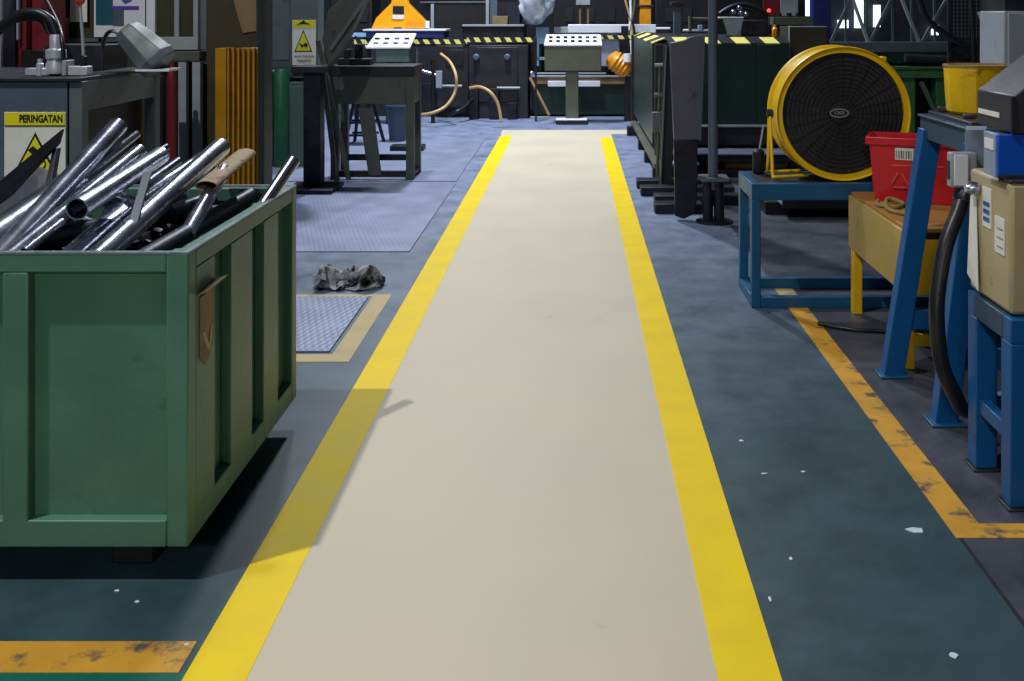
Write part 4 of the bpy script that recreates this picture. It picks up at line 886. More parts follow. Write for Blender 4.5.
# ------------------------------------------------------------------ background right
def back_right():
    Yt = 10.4
    t = thing('steel_truss', 'grey steel lattice truss behind the fan', 'truss', (X(910, Yt), Yt, 0))
    B('bottom_chord', 'machine_grey', t, X(832, Yt), X(1010, Yt), Yt, Yt + .1, Z(50, Yt), Z(42, Yt)); B('top_chord', 'grey_green', t, X(790, Yt), X(1060, Yt), Yt, Yt + .1, 2.2, 2.3)
    for a, b, mt in ((850, 831, 'machine_grey'), (853, 868, 'grey_light'), (891, 870, 'machine_grey'), (902, 919, 'grey_light'), (946, 922, 'machine_grey'), (955, 972, 'grey_light')):
        MB().bar(P(a, 0, Yt + .05) + (P(a, 0, Yt) - P(b, 42, Yt)) * 1.15 * 0, P(b, 42, Yt + .05), .03, .03).build('diagonal', mt, t)
        p = P(a, 0, Yt + .05); d = (p - P(b, 42, Yt + .05)); MB().bar(p, p + d * ((2.22 - p.z) / d.z), .03, .03).build('diagonal', mt, t)
    for a in (846, 867, 893, 912, 935): MB().bar(P(a, 42, Yt + .06), (X(a, Yt), Yt + .06, 2.22), .02, .02).build('upright', 'grey_green', t)
    for a in (838, 1000): B('support_column', 'charcoal', t, X(a, Yt), X(a + 12, Yt), Yt, Yt + .1, 0, Z(50, Yt))
    Yk = 9.6
    t = thing('green_conveyor', 'green steel conveyor bench behind the red crate', 'conveyor', (X(925, Yk), Yk + .2, 0))
    B('top_beam', 'green_conveyor', t, X(880, Yk), X(985, Yk), Yk, Yk + .5, Z(78, Yk), Z(67, Yk)); B('beam_lip', 'green_conveyor', t, X(880, Yk), X(985, Yk), Yk - .03, Yk, Z(69, Yk), Z(66, Yk))
    for a in (905, 938, 970): B('leg', 'green_conveyor', t, X(a, Yk), X(a + 12, Yk), Yk + .05, Yk + .2, 0, Z(78, Yk))
    MB().bar(P(921, 82, Yk), P(935, 112, Yk), .04, .04).build('brace', 'grey_green', t)
    B('machine_bed', 'green_dark', t, X(858, Yk), X(990, Yk), Yk + .1, Yk + .6, Z(64, Yk), Z(52, Yk))
    MB().tube([P(905, 58, Yk), P(950, 60, Yk)], .04).build('roller', 'charcoal', t)
    B('back_screen', 'black', t, X(858, Yk), X(1000, Yk), Yk + .62, Yk + .66, 0, Z(64, Yk))
    Yw = 8.6
    t = thing('wire_mesh_panel', 'grey wire mesh panel hanging beside the dark steel column', 'mesh', (X(965, Yw), Yw, 0))
    m = MB()
    for k in range(11): m.bar(P(950 + k * 3.8, 40, Yw), P(950 + k * 3.8, -30, Yw), .006, .006)
    for k in range(18): m.bar(P(950, 40 - k * 4, Yw), P(988, 40 - k * 4, Yw), .006, .006)
    m.build('wire_grid', 'machine_grey', t); MB().bar(P(949, 41, Yw), P(989, 41, Yw), .03, .03).build('frame_rail', 'charcoal', t)
    for a in (949, 988): MB().bar((X(a, Yw), Yw, 0), P(a, -30, Yw), .025, .025).build('frame_post', 'charcoal', t)
    B('backing_sheet', 'charcoal', t, X(950, Yw), X(988, Yw), Yw + .02, Yw + .03, Z(62, Yw), 2.0)
    MB().bar(P(978, 12, Yw - .02), P(986, 31, Yw - .02), .018, .018).build('bright_rod', 'white_paint', t)
    o = MB().tube(spline([P(915, -20, 8.4), P(924, 14, 8.4), P(942, 32, 8.4), P(965, 44, 8.4), P(985, 48, 8.4), P(1010, 45, 8.4)]), .028).build('hanging_cable', 'rubber'); tag(o, 'thick black cable sagging in front of the truss', 'cable')
    o = MB().tube([P(970, -20, 8.35), P(973, 30, 8.35), P(974, 66, 8.35)], .016).build('hanging_cable', 'rubber'); tag(o, 'thin black cable hanging straight down in front of the wire mesh', 'cable')
    Yc = 7.6
    t = thing('dark_column', 'black steel column between the wire mesh and the grey cabinet', 'column', (X(994, Yc), Yc, 0))
    B('flange', 'black', t, X(987, Yc), X(1000, Yc), Yc, Yc + .03, 0, 2.3); B('web', 'black', t, X(992, Yc), X(996, Yc), Yc + .03, Yc + .2, 0, 2.3); B('base_plate', 'black', t, X(980, Yc), X(1006, Yc), Yc - .05, Yc + .25, 0, .02)
    Yg = 6.6
    t = thing('grey_enclosure', 'tall pale grey enclosure behind the dark sloping hood', 'cabinet', (X(1050, Yg), Yg + .2, 0))
    B('body', 'grey_light', t, X(1004, Yg), X(1110, Yg), Yg, Yg + .4, .1, Z(11, Yg), bevel=.01); B('door', 'grey_light', t, X(1007, Yg), X(1105, Yg), Yg - .02, Yg, .15, Z(13, Yg), bevel=.006); B('plinth', 'black', t, X(1006, Yg), X(1108, Yg), Yg + .03, Yg + .37, 0, .1)
    B('top_box', 'charcoal', t, X(1008, Yg), X(1100, Yg), Yg + .05, Yg + .35, Z(11, Yg), Z(-8, Yg))
    Ys = 12.0
    t = thing('grey_rack', 'grey steel rack with black bolts behind the hazard striped edge', 'rack', (X(793, Ys), Ys + .6, 1.3))
    B('rack_beam', 'olive_grey', t, X(773, Ys), X(813, Ys), Ys, Ys + .3, Z(25, Ys), Z(17, Ys))
    for a in (773, 787, 806): B('rack_post', 'olive_grey', t, X(a, Ys), X(a + 4, Ys), Ys, Ys + .08, 1.325, Z(25, Ys))
    for a in (780, 790, 799): MB().lathe([(.025, 0), (.03, .02), (.03, .05)], (X(a, Ys), Ys + .05, Z(17, Ys)), n=8).build('bolt', 'black', t)
    B('pale_panel', 'grey_light', t, X(784, Ys), X(802, Ys), Ys + .2, Ys + .22, Z(16, Ys), Z(-10, Ys)); B('dark_panel', 'dark_red', t, X(767, Ys), X(784, Ys), Ys + .24, Ys + .26, Z(16, Ys), Z(-10, Ys))
    B('rack_back', 'black', t, X(722, Ys), X(815, Ys), Ys + .5, Ys + .56, 1.325, Z(-10, Ys))
    t = thing('warning_lamp', 'small glowing red lamp above the hazard striped edge', 'lamp', (X(769, 11.9), 11.9, Z(12, 11.9)))
    MB().lathe([(.01, -.02), (.022, -.015), (.022, .01), (.012, .02)], P(769, 10.5, 11.9), n=14).build('lens', 'red_light', t); B('lamp_stem', 'charcoal', t, X(768.4, 11.9), X(769.6, 11.9), 11.89, 11.91, 1.33, Z(12, 11.9))
    o = MB().lathe([(.03, 0), (.034, .01), (.034, .09), (.014, .115), (.014, .14)], (X(775, 11.2), 11.2, Z(41, 10) + .02), n=16).build('yellow_bottle', 'orange_motor'); tag(o, 'small yellow bottle on the machine deck above the hazard stripes', 'bottle')
    o.location.z = 1.32
    t = thing('drip_tray', 'white cloth hanging from a tray on the machine deck', 'tray', (X(735, 11), 11, 1.32))
    MB().prism([P(723, 19, 11), P(743, 19, 11), P(741, 30, 11), P(737, 35, 11), P(728, 35.5, 11), P(726, 28, 11)], (0, .03, 0)).build('cloth', 'grey_light', t); B('tray', 'white_paint', t, X(719, 11), X(744, 11), 11.0, 11.2, Z(18.5, 11), Z(17, 11))
    B('tray_stand', 'charcoal', t, X(728, 11), X(733, 11), 11.08, 11.14, 1.325, Z(18, 11))
    t = thing('pump_unit', 'dark pump with shiny pipe fittings behind the draped tray', 'pump', (X(748, 11.6), 11.6, 1.32))
    B('pump_body', 'charcoal', t, X(742, 11.6), X(768, 11.6), 11.6, 11.9, 1.325, Z(20, 11.6), bevel=.01)
    MB().tube(arc(P(720, 14, 11.6), P(768, 16, 11.6), (0, 0, .12)), .03).build('bent_pipe', 'dark_steel', t)
    for a, y in ((733, 12), (741, 13), (746, 14.5), (739, 8)): MB().lathe([(.02, 0), (.03, .01), (.03, .05), (.018, .06)], P(a, y, 11.4), (0, -1, 0), n=12).build('fitting', 'chrome', t)
    MB().tube([P(741, 20, 11.4), P(741, 36, 11.4)], .02).build('stand_pipe', 'machine_grey', t)
    Yb = 13.5
    t = thing('blue_column', 'dark blue post above the small brown box', 'post', (X(822, Yb), Yb, 0)); B('post', 'navy', t, X(813, Yb), X(831, Yb), Yb, Yb + .2, 0, 2.2); B('base_plate', 'charcoal', t, X(808, Yb), X(836, Yb), Yb - .05, Yb + .25, 0, .02)
back_right()
def platform():
    t = thing('low_platform', 'low steel platform on dark blocks beyond the blue fan table', 'platform', (2.1, 8.3, 0))
    B('deck', 'blue_zinc', t, 1.62, 3.0, 7.75, 8.8, .10, .15); B('deck_edge', 'dark_steel', t, 1.62, 3.0, 7.72, 7.75, .08, .152)  # pale deck colour stands for light on the dark steel top
    for x in (1.52, 2.1, 2.75): B('support_block', 'black', t, x, x + .2, 7.9, 8.5, 0, .10)
    MB().bar((1.9, 7.9, .165), (2.35, 7.75, .165), .05, .03).build('flat_strip', 'plank', t)
platform()

# ------------------------------------------------------------------ fan on blue table
def fan_table():
    X0, X1, YN, YF, T = .965, 2.25, 5.40, 5.83, .673
    t = thing('fan_table', 'dark blue steel table carrying the yellow drum fan', 'table', ((X0 + X1) / 2, (YN + YF) / 2, 0))
    B('tabletop', 'charcoal', t, X0 + .03, X1 - .03, YN + .03, YF - .03, T - .02, T - .005)
    for y in (YN, YF - .045): B('long_apron', 'blue_frame', t, X0, X1, y, y + .045, T - .09, T)
    for x in (X0, X1 - .045): B('end_apron', 'blue_frame', t, x, x + .045, YN + .045, YF - .045, T - .09, T)
    for x in (X0, X1 - .05):
        for y in (YN, YF - .05): B('leg', 'blue_frame', t, x, x + .05, y, y + .05, 0, T - .09)
    for y in (YN, YF - .045): B('long_stretcher', 'blue_frame', t, X0 + .05, X1 - .05, y, y + .045, .0, .06)
    for x in (X0, X1 - .045): B('end_stretcher', 'blue_frame', t, x, x + .045, YN + .05, YF - .05, .0, .06)
fan_table()
def fan():
    c = V((1.487, 5.5, .67 + .371)); R = .371; D = .25
    t = thing('drum_fan', 'big round yellow drum fan with black grille on the blue table', 'fan', (c.x, c.y + D / 2, .68))
    ax = (0, 1, 0)
    MB().lathe([(R - .012, 0), (R - .004, -.012), (R, 0), (R - .002, .03), (R - .016, .045), (R - .016, D - .04), (R - .002, D - .03), (R, D), (R - .012, D + .004), (R - .034, D), (R - .034, .03), (R - .036, .0)], c, ax, 72, True).build('drum_housing', 'fan_yellow', t)
    # wire grilles as concentric rings with radial wires
    for y, nm in ((.012, 'front_grille'), (D - .012, 'back_grille')):
        m = MB()
        for k in range(1, 12):
            r = .06 + k * (R - .10) / 11.5; n = 48
            m.ring_prism([c + V((math.cos(a) * (r + .0014), y, math.sin(a) * (r + .0014))) for a in [2 * math.pi * i / n for i in range(n)]],
                         [c + V((math.cos(a) * (r - .0014), y, math.sin(a) * (r - .0014))) for a in [2 * math.pi * i / n for i in range(n)]], (0, .004, 0))
        for k in range(24):
            a = 2 * math.pi * k / 24; d = V((math.cos(a), 0, math.sin(a)))
            m.bar(c + d * .05 + V((0, y + .005, 0)), c + d * (R - .03) + V((0, y + .005, 0)), .003, .003)
        m.build(nm, 'fan_black', t)
    MB().lathe([(.02, 0), (.052, .002), (.055, .012), (.02, .014)], c + V((-.02, .004, 0)), ax, 30).build('badge_disc', 'fan_black', t)
    n = 32; yb = c.y - .001
    oc = V((c.x - .022, yb, c.z + .003))
    lg = MB().ring_prism([oc + V((math.cos(a) * .054, 0, math.sin(a) * .025)) for a in [2 * math.pi * i / n for i in range(n)]],
                    [oc + V((math.cos(a) * .047, 0, math.sin(a) * .019)) for a in [2 * math.pi * i / n for i in range(n)]], (0, .003, 0)).build('oval_badge', 'fan_logo', t)
    MB().prism([oc + V((math.cos(a) * .047, .002, math.sin(a) * .019)) for a in [2 * math.pi * i / n for i in range(n)]], (0, .002, 0)).build('badge_plate', 'black', t)
    text('badge_lettering', 'CKE', .024, 'fan_logo', t, (oc.x, yb - .001, oc.z), width=.056, bold=.0006)
    # motor and three broad blades
    MB().lathe([(.02, .03), (.07, .04), (.08, .06), (.08, .15), (.05, .17)], c, ax, 24).build('motor', 'black', t)
    for k in range(4):
        a = math.pi / 2 * k + .5; b = MB(); vs = []; fs = []
        for i in range(7):
            r = .07 + i * (.32 - .07) / 6
            for s_ in (-1, 1):
                th = a + s_ * (.30 + .12 * i / 6); vs.append(c + V((math.cos(th) * r, .09 + s_ * .035 * (1 - i / 12), math.sin(th) * r)))
        o_ = [v + V((0, .004, 0)) for v in vs]
        for i in range(6): fs += [(2 * i, 2 * i + 1, 2 * i + 3, 2 * i + 2), (14 + 2 * i, 14 + 2 * i + 2, 14 + 2 * i + 3, 14 + 2 * i + 1), (2 * i, 2 * i + 2, 16 + 2 * i, 14 + 2 * i), (2 * i + 1, 15 + 2 * i, 17 + 2 * i, 2 * i + 3)]
        fs += [(0, 14, 15, 1), (12, 13, 27, 26)]
        b.add(vs + o_, fs).build('blade', 'blade_grey', t)
    MB().lathe([(.01, 0), (R - .036, 0), (R - .036, .003), (.01, .003)], c + V((0, .02, 0)), ax, 48).build('net_cover', 'fan_net', t)
    MB().lathe([(.01, 0), (R - .036, 0), (R - .036, .004), (.01, .004)], c + V((0, D - .022, 0)), ax, 48).build('net_shroud', 'fan_black', t)
    # tube stand
    xl = c.x - R - .012
    for s_ in (-1, 1):
        xs = c.x + s_ * (R + .014); x2 = c.x + s_ * (R - .19)
        MB().tube(spline([(xs, 5.62, 1.03), (xs, 5.64, .80), (xs + s_ * .0, 5.66, .71), (xs - s_ * .02, 5.69, .692), (x2, 5.72, .692)], 6), .009).build('stand_tube', 'fan_yellow', t)
        MB().tube(spline([(xs, 5.60, 1.03), (xs - s_ * .0, 5.54, .80), (xs - s_ * .0, 5.51, .70), (xs - s_ * .02, 5.50, .692), (x2, 5.56, .692)], 6), .009).build('stand_tube', 'fan_yellow', t)
        MB().lathe([(.02, 0), (.026, .005), (.026, .03), (.015, .035)], (c.x + s_ * (R - .006), 5.61, 1.03), (s_, 0, 0), 16).build('pivot_knob', 'black', t)
    B('top_lug', 'fan_yellow', t, c.x + .215, c.x + .245, 5.52, 5.60, c.z + .285, c.z + .312)
fan()
t = thing('black_canister', 'small black canister on the far corner of the blue fan table', 'canister', (1.07, 5.78, .68))
MB().lathe([(.032, 0), (.034, .01), (.034, .12), (.02, .135)], (1.07, 5.77, .675), n=18).build('can_body', 'black', t); MB().tube([(1.075, 5.77, .80), (1.10, 5.77, .95)], .006).build('can_nozzle', 'grey_light', t)

# ------------------------------------------------------------------ yellow box table + crate
def yellow_box():
    X0, X1, YN, YF, T, BT = 1.482, 2.35, 4.46, 5.38, .634, .335
    t = thing('yellow_box_table', 'yellow plywood box on short legs below the red crate', 'box', ((X0 + X1) / 2, (YN + YF) / 2, 0))
    B('side_board', 'ply_tan', t, X0, X0 + .02, YN, YF, BT, T - .018); B('front_board', 'ply_yellow', t, X0 + .02, X1, YN, YN + .02, BT, T - .05); B('back_board', 'ply_yellow', t, X0 + .02, X1, YF - .02, YF, BT, T - .018)
    B('front_gap_strip', 'black', t, X0 + .02, X1, YN + .004, YN + .02, T - .05, T - .018)
    B('far_board', 'ply_yellow', t, X1 - .02, X1, YN + .02, YF - .02, BT, T - .018); B('bottom_board', 'ply_tan', t, X0 + .02, X1 - .02, YN + .02, YF - .02, BT, BT + .015)
    B('lid', 'wood_top', t, X0 + .012, X1, YN - .005, YF, T - .018, T)
    for x in (X0, X1 - .05):
        for y in (YN + .02, YF - .09): B('leg', 'ply_yellow', t, x + .001, x + .05, y, y + .05, 0, BT)
    B('stretcher', 'ply_yellow', t, X0 + .05, X1 - .05, YN + .02, YN + .06, .1, .15)
    MB().tube(spline([(X0 + .06, 5.06, T + .01), (X0 + .03, 4.95, T + .012), (X0 + .1, 4.90, T + .012), (X0 + .16, 4.97, T + .014), (X0 + .10, 5.02, T + .028), (X0 + .045, 4.85, T + .012), (X0 + .09, 4.72, T + .012), (X0 + .15, 4.62, T + .012)], 7), .011).build('loose_strap', 'rope', t)
yellow_box()
def crate():
    # slightly turned crate; corners on the lid
    a = V((1.515, 5.12, .636)); b = V((1.995, 4.93, .636)); u = (b - a).normalized(); w = (b - a).length; v = V((-u.y, u.x, 0)); d = .24
    if v.y < 0: v = -v
    H = .318
    t = thing('red_crate', 'red plastic crate with a folded rim on the yellow box', 'crate', tuple((a + b) / 2 + v * d / 2))
    def q(i, j, z): return a + u * (w * i) + v * (d * j) + V((0, 0, z))
    def ring(z, k): return [q(-k, -k, z), q(1 + k, -k, z), q(1 + k, 1 + k, z), q(-k, 1 + k, z)]
    m = MB(); lo, hi, ih, il = ring(0, -.05), ring(H, 0), ring(H, -.025), ring(.012, -.07)
    m.add(lo + hi + ih + il, [(3, 2, 1, 0), (12, 13, 14, 15)] + [(g * 4 + i, g * 4 + (i + 1) % 4, g * 4 + 4 + (i + 1) % 4, g * 4 + 4 + i) for g in range(3) for i in range(4)])
    m.build('crate_shell', 'red_plastic', t, .01)
    MB().ring_prism(ring(H - .032, .035), ring(H - .032, -.005), (0, 0, .04)).build('crate_rim', 'red_plastic', t, .006)
    e = -v * .0
    f = lambda i, z, o=.0025: a + u * (w * (.05 + i * .9)) + v * (d * .05 * (1 - z / H)) * 1 - v * o + V((0, 0, z))
    lb = MB().prism([f(.22, .215, .003), f(.41, .215, .003), f(.41, .275, .003), f(.22, .275, .003)], v * .002).build('barcode_label', 'paper', t); lb['label'] = 'white barcode label'
    m = MB()
    for k in range(7): m.prism([f(.23 + k * .025, .222, .0045), f(.238 + k * .025 + (k % 3) * .003, .222, .0045), f(.238 + k * .025 + (k % 3) * .003, .262, .0045), f(.23 + k * .025, .262, .0045)], v * .001)
    m.build('barcode_bars', 'slate', lb)
    m = MB(); cx, cz, r = .27, .105, .06
    for k in range(3):
        t0 = math.pi / 2 + k * 2 * math.pi / 3; t1 = t0 + 2 * math.pi / 3
        pa = (cx + math.cos(t0) * r / w * 1.1, cz + math.sin(t0) * r); pb = (cx + math.cos(t1) * r / w * 1.1, cz + math.sin(t1) * r)
        p0 = (pa[0] * .82 + pb[0] * .18, pa[1] * .82 + pb[1] * .18); p1 = (pa[0] * .2 + pb[0] * .8, pa[1] * .2 + pb[1] * .8)
        m.bar(f(*p0, .003), f(*p1, .003), .006, .016, up=tuple(v))
    m.build('recycling_emboss', 'red_pale', t)
    MB().bar(f(.18, .185, .002), f(.72, .19, .002), .004, .006).build('scuff_ridge', 'red_pale', t)
crate()
o = MB().tube(spline([(1.25, 5.1, .012), (1.4, 5.0, .012), (1.6, 4.95, .012), (1.72, 4.7, .012), (1.9, 4.6, .012)], 8), .01).build('power_cable', 'rubber'); tag(o, 'black cable lying on the floor under the yellow box', 'cable')

# ------------------------------------------------------------------ blue A-frame table with pot
def blue_table():
    XT, XR, YN, YF, T = 1.545, 2.5, 3.86, 4.452, 1.147
    t = thing('trestle_table', 'tall blue trestle table with splayed legs holding the yellow pot', 'table', ((XT + XR) / 2, (YN + YF) / 2, 0))
    B('tabletop', 'blue_grey', t, XT - .01, XR, YN - .01, YF + .01, T - .012, T); B('end_apron', 'blue_grey', t, XT, XT + .03, YN, YF, T - .105, T - .012)
    for y in (YN, YF - .03): B('long_apron', 'blue_grey', t, XT + .03, XR, y, y + .03, T - .105, T - .012)
    for y in (YN + .005, YF - .075):
        for s_, xb in ((-1, 1.362), (1, XR + .12)):
            xt = XT - .012 if s_ < 0 else XR - .1
            xb += .04 if (y < 4.2 and s_ < 0) else 0
            MB().prism([(xb, y, 0), (xb + .088, y, 0), (xt + .088, y, T - .06), (xt, y, T - .06)], (0, .07, 0)).build('leg', 'blue_table', t, .004)
            B('foot_plate', 'blue_frame', t, xb - .02, xb + .12, y - .02, y + .09, 0, .01)
    MB().box(1.43, XR, YF - .07, YF - .02, .21, .29).build('stretcher', 'blue_table', t)
    MB().box(1.53, XR, YN + .02, YN + .07, .21, .29).build('stretcher', 'blue_table', t)
    MB().tube(spline([(1.53, YN - .008, 1.05), (1.535, YN - .012, 1.075), (1.56, YN - .012, 1.085), (1.58, YN - .01, 1.07)], 5), .005).build('wire_hook', 'grey_light', t)
blue_table()
def pot():
    Y0 = 4.30; c = V((X(968, Y0) + .02, Y0, 1.164)); n = 12
    t = thing('yellow_pot', 'grimy yellow metal pot with a pouring lip on the trestle table', 'pot', tuple(c))
    prof = [(0, .90), (.03, 1.0), (.11, 1.02), (.22, 1.06)]; vs = []; fs = []
    def ring(z, k, e, ins=0):
        out = []
        for i in range(n):
            th = 2 * math.pi * i / n + math.pi / n; r = (.112 - ins) * k
            x = math.cos(th) * r; y = math.sin(th) * r
            if e and math.cos(th) > .6: x += .075 * e
            out.append(c + V((x, y, z)))
        return out
    rs = [ring(0, .86, 0), ring(.012, .95, 0), ring(.08, 1.0, .1), ring(.16, 1.04, .6), ring(.205, 1.06, 1.0), ring(.205, 1.06, 1.0, .008), ring(.16, 1.04, .6, .008), ring(.03, .96, 0, .008)]
    for r in rs: vs += r
    for g in range(len(rs) - 1):
        for i in range(n): fs.append((g * n + i, g * n + (i + 1) % n, (g + 1) * n + (i + 1) % n, (g + 1) * n + i))
    fs += [tuple(range(n - 1, -1, -1)), tuple((len(rs) - 1) * n + i for i in range(n))]
    MB().add(vs, fs).build('pot_body', 'pot_yellow', t, .003, sharp=25)
    MB().ring_prism(ring(.203, 1.10, 1.0), ring(.203, 1.02, 1.0, .004), (0, 0, .008)).build('pot_rim', 'rust_tan', t)
pot()
o = MB().box(1.575, 2.2, 3.95, 4.44, 1.1475, 1.163).build('steel_slab', 'hood_grey', None, .003); tag(o, 'flat dark slab on the trestle table under the yellow pot', 'slab')
for k, (x, y, w_, h) in enumerate(((1.59, 4.36, .07, .022), (1.60, 4.1, .05, .016))):
    o = MB().prism([(x, y, 1.164), (x + w_, y - .01, 1.164), (x + w_ * .9, y + .05, 1.164), (x + .01, y + .04, 1.164)], (0.004, 0, h)).build('metal_scrap', 'hood_grey', None, .004)
    tag(o, ('lump of dark scrap on the trestle table behind the pot', 'small dark scrap on the trestle table edge beside the pot')[k], 'scrap')

# ------------------------------------------------------------------ welding machine stack on blue stand (front right)
def stand():
    X0, X1, YN, YF, T = 1.405, 2.1, 3.21, 3.56, .612
    t = thing('equipment_stand', 'blue steel stand under the beige electrical box', 'stand', ((X0 + X1) / 2, (YN + YF) / 2, 0))
    w = .075
    for x in (X0, X1 - w):
        for y in (YN, YF - w):
            B('leg', 'blue_table', t, x, x + w, y, y + w, .008, T - .08); B('foot_plate', 'charcoal', t, x - .012, x + w + .012, y - .012, y + w + .012, 0, .008)
    for y in (YN, YF - .06): B('long_rail', 'blue_table', t, X0, X1, y, y + .06, T - .08, T)
    for x in (X0, X1 - .06): B('end_rail', 'blue_grey' if x == X0 else 'blue_table', t, x, x + .06, YN + .06, YF - .06, T - .08, T)
    for z in (.2, .42):
        for y in (YN + .01, YF - .05): B('stretcher', 'blue_table', t, X0 + w, X1 - w, y, y + .04, z, z + .05)
    B('end_stretcher', 'blue_table', t, X0 + .01, X0 + .05, YN + w, YF - w, .2, .25)
    MB().bar((X0 + w, YF - .03, .22), (X1 - w, YF - .03, .45), .03, .04).build('brace', 'blue_table', t)
stand()
def beige_box():
    X0, X1, YN, YF, Z0, Z1 = 1.415, 2.05, 3.235, 3.57, .618, 1.045
    t = thing('electrical_box', 'beige electrical box with paper labels on the blue stand', 'electrical box', ((X0 + X1) / 2, (YN + YF) / 2, Z0))
    B('box_body', 'beige_box', t, X0, X1, YN, YF, Z0, Z1, bevel=.014); B('box_bottom', 'black', t, X0 + .01, X1, YN + .01, YF - .01, Z0 - .006, Z0 + .004)
    B('front_cover', 'beige_box', t, X0 + .055, X1 - .05, YN - .012, YN, Z0 + .05, Z1 - .05, bevel=.005)
    B('cover_slot', 'black', t, X0 + .048, X0 + .055, YN - .006, YN, Z0 + .06, Z1 - .1); B('cover_handle', 'black', t, X0 + .07, X0 + .085, YN - .026, YN - .012, Z1 - .17, Z1 - .11)
    a = B('paper_label', 'paper', t, X0 - .003, X0, 3.38, 3.45, .865, 1.0, bevel=0); a['label'] = 'white label with blue print'
    for k in range(3): B('print_line', 'ink_blue', a, X0 - .0045, X0 - .003, 3.39, 3.44, .885 + k * .026, .90 + k * .026, bevel=0)
    a = B('paper_label', 'paper', t, X0 - .003, X0, 3.275, 3.35, .80, .92, bevel=0)
    for k in range(3): B('print_line', 'grey_light', a, X0 - .0045, X0 - .003, 3.285, 3.33, .82 + k * .03, .826 + k * .03, bevel=0)
    MB().prism([(X0 - .004, 3.50, .95), (X0 - .004, 3.55, .96), (X0 - .012, 3.56, .67), (X0 - .016, 3.455, .635)], (.002, 0, 0)).build('loose_sheet', 'paper', t)['label'] = 'curling white sheet'
    MB().lathe([(.01, 0), (.024, .004), (.024, .03), (.014, .045)], (X0, 3.49, .985), (-1, 0, 0), 18).build('cable_gland', 'chrome', t)
    B('shadow_gap', 'hood_grey', t, X0 - .001, X1, YN - .001, YN + .05, Z1, Z1 + .012)
beige_box()
def blue_power():
    X0, X1, YN, YF, Z0, Z1 = 1.385, 2.0, 3.26, 3.375, 1.058, 1.2
    t = thing('power_unit', 'bright blue power unit between the beige box and the dark hood', 'power unit', ((X0 + X1) / 2, (YN + YF) / 2, Z0))
    B('front_face', 'blue_box', t, X0, X1, YN, YN + .02, Z0, Z1, bevel=.004); B('side_face', 'blue_zinc', t, X0, X0 + .02, YN + .02, YF, Z0, Z1, bevel=.003); B('core', 'charcoal', t, X0 + .02, X1, YN + .02, YF, Z0 + .002, Z1 - .002)
    a = B('name_strip', 'paper', t, X0 - .003, X0, YN + .03, YN + .10, Z1 - .055, Z1 - .02, bevel=0)
    B('edge_trim', 'hood_grey', t, X0 - .002, X1, YN - .004, YN, Z0 + .001, Z0 + .012)
blue_power()
def hood():
    X0, X1, YN, YF, Z0 = 1.432, 2.1, 3.255, 3.545, 1.203
    t = thing('sloped_hood', 'dark grey sloped sheet hood on top of the bright blue power unit', 'hood', ((X0 + X1) / 2, (YN + YF) / 2, Z0))
    zs, zt = 1.325, 1.57
    MB().prism([(X0, YN, Z0), (X1, YN, Z0), (X1, YN, zt), (X0 + .32, YN, zt), (X0, YN, zs)], (0, YF - YN, 0)).build('hood_shell', 'hood_grey', t, .006)
    MB().bar((X0 - .001, YN - .001, Z0), (X0 - .001, YN - .001, zs), .012, .012).build('corner_seam', 'charcoal', t)
    B('paper_slip', 'paper', t, X0 - .004, X0 - .001, YN + .1, YN + .27, 1.245, 1.262, bevel=0)
hood()
def switch_box():
    Y0 = 3.70
    t = thing('switch_box', 'small pale grey switch box fixed under the trestle table corner', 'switch box', (X(962, Y0), Y0, Z(190, Y0)))
    z0, z1 = Z(188, Y0), Z(153, Y0)
    B('box_body', 'grey_light', t, X(951, Y0), X(978, Y0), Y0, Y0 + .044, z0, z1, bevel=.006); B('box_cover', 'white_paint', t, X(953.5, Y0), X(968, Y0), Y0 - .007, Y0, z0 + .008, z1 - .006)
    B('window_slot', 'dark_steel', t, X(951, Y0) - .003, X(951, Y0), Y0 + .01, Y0 + .035, z0 + .03, z1 - .03)
    t = thing('bent_bracket', 'blue-grey bent sheet bracket between the trestle table and the blue power unit', 'bracket', (X(978, 3.72), 3.72, Z(170, 3.72)))
    MB().prism([P(965.5, 131, 3.75), P(986, 131, 3.75), P(986, 176, 3.75), P(976, 173, 3.75), P(966, 160, 3.75)], (0, .004, 0)).build('plate', 'blue_zinc', t)
    MB().prism([P(965.5, 131, 3.75), P(986, 131, 3.75), P(987, 127, 3.84), P(966, 127, 3.84)], (0, 0, .004)).build('flange', 'blue_zinc', t)
switch_box()
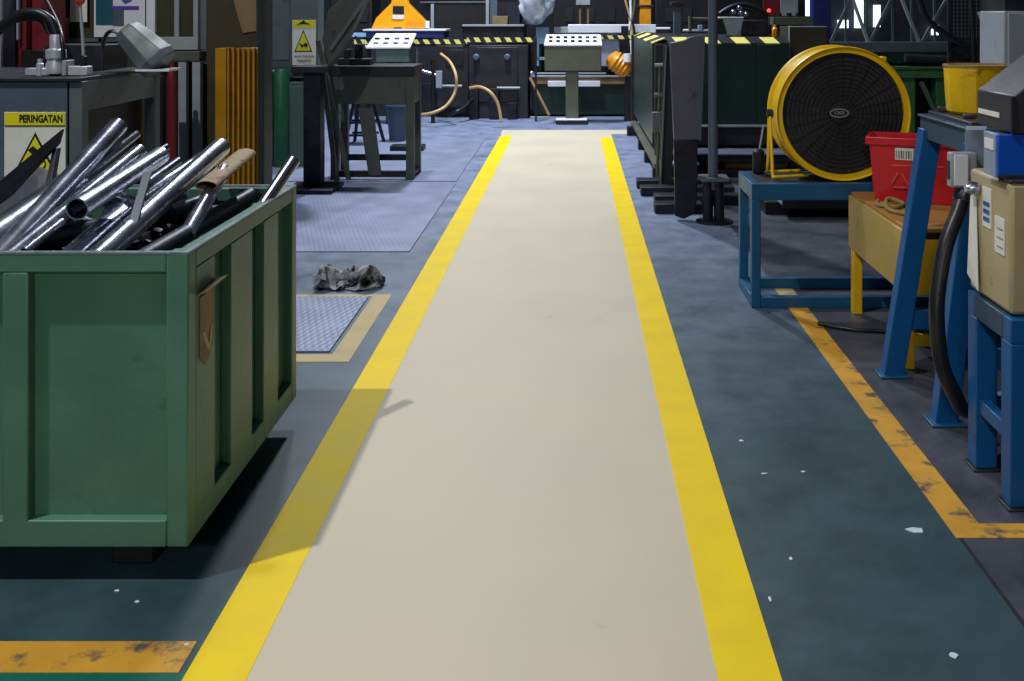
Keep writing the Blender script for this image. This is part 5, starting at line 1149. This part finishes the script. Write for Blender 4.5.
def hose():
    pts = spline([P(963, 197, 3.72), P(958, 212, 3.70), P(946, 245, 3.66), P(938, 290, 3.62), P(937, 325, 3.60), P(942, 365, 3.60), P(955, 395, 3.62), P(966, 410, 3.68), (1.62, 3.8, .09), (1.9, 3.9, .04)], 8)
    t = thing('cable_hose', 'thick black hose with a metal coupling curving down before the trestle leg', 'hose', tuple(pts[-1]))
    MB().tube(pts, .028, 16).build('hose', 'rubber', t)
    a, b = pts[0], pts[6]; d = (a - b).normalized()
    MB().lathe([(.03, -.02), (.036, -.01), (.036, .03), (.028, .035), (.028, .05)], a, d, 20).build('coupling', 'chrome_dull', t)
    for s_ in (-1, 1): MB().tube([a + d * .04 + V((s_ * .012, 0, 0)), a + d * .1 + V((s_ * .02 + .03, 0, -.0))], .006).build('lead', 'black' if s_ < 0 else 'chrome_dull', t)
hose()

# ------------------------------------------------------------------ lamps of the hall (high bay lights out of view above) and an added front fill
def lamp(x, y, z, power, size=.35, col=(1, .98, .95), aim=None):
    l = bpy.data.lights.new('bay_and_fill_lamp', 'AREA'); l.shape = 'DISK'; l.size = size; l.energy = power; l.color = col
    o = bpy.data.objects.new('bay_and_fill_lamp', l); COL.objects.link(o); o.location = (x, y, z)
    if aim: o.rotation_euler = (V(aim) - V((x, y, z))).to_track_quat('-Z', 'Y').to_euler()
    return o
lamp(-3.5, 1.3, 8.0, 420, .18)
lamp(-1.6, -6.0, 4.6, 360, 1.2)  # unseen soft fill behind the camera, added to brighten camera-facing sides
lamp(-2.2, 9.5, 8.0, 280, .4, (.88, .93, 1))
lamp(-1.4, 13.2, 7.0, 700, .5, (.84, .91, 1))
w = bpy.data.worlds.new('hall_ambient'); SC.world = w; w.use_nodes = True
bg = w.node_tree.nodes['Background']; bg.inputs['Color'].default_value = (.62, .72, .92, 1); bg.inputs['Strength'].default_value = .055

cam = bpy.data.cameras.new('camera'); co = bpy.data.objects.new('camera', cam); COL.objects.link(co)
co.location = (0, 0, EYE); co.rotation_euler = (math.pi / 2, 0, 0)
cam.sensor_width = 36; cam.lens = FPX / 1024 * 36; cam.shift_x = -(HX - 512) / 1024; cam.shift_y = -(340.5 - HY) / 1024; cam.clip_start = .05
SC.camera = co
SC.view_settings.view_transform = 'Standard'; SC.view_settings.look = 'None'; SC.view_settings.gamma = 1; SC.view_settings.exposure = 0; SC.view_settings.use_curve_mapping = False
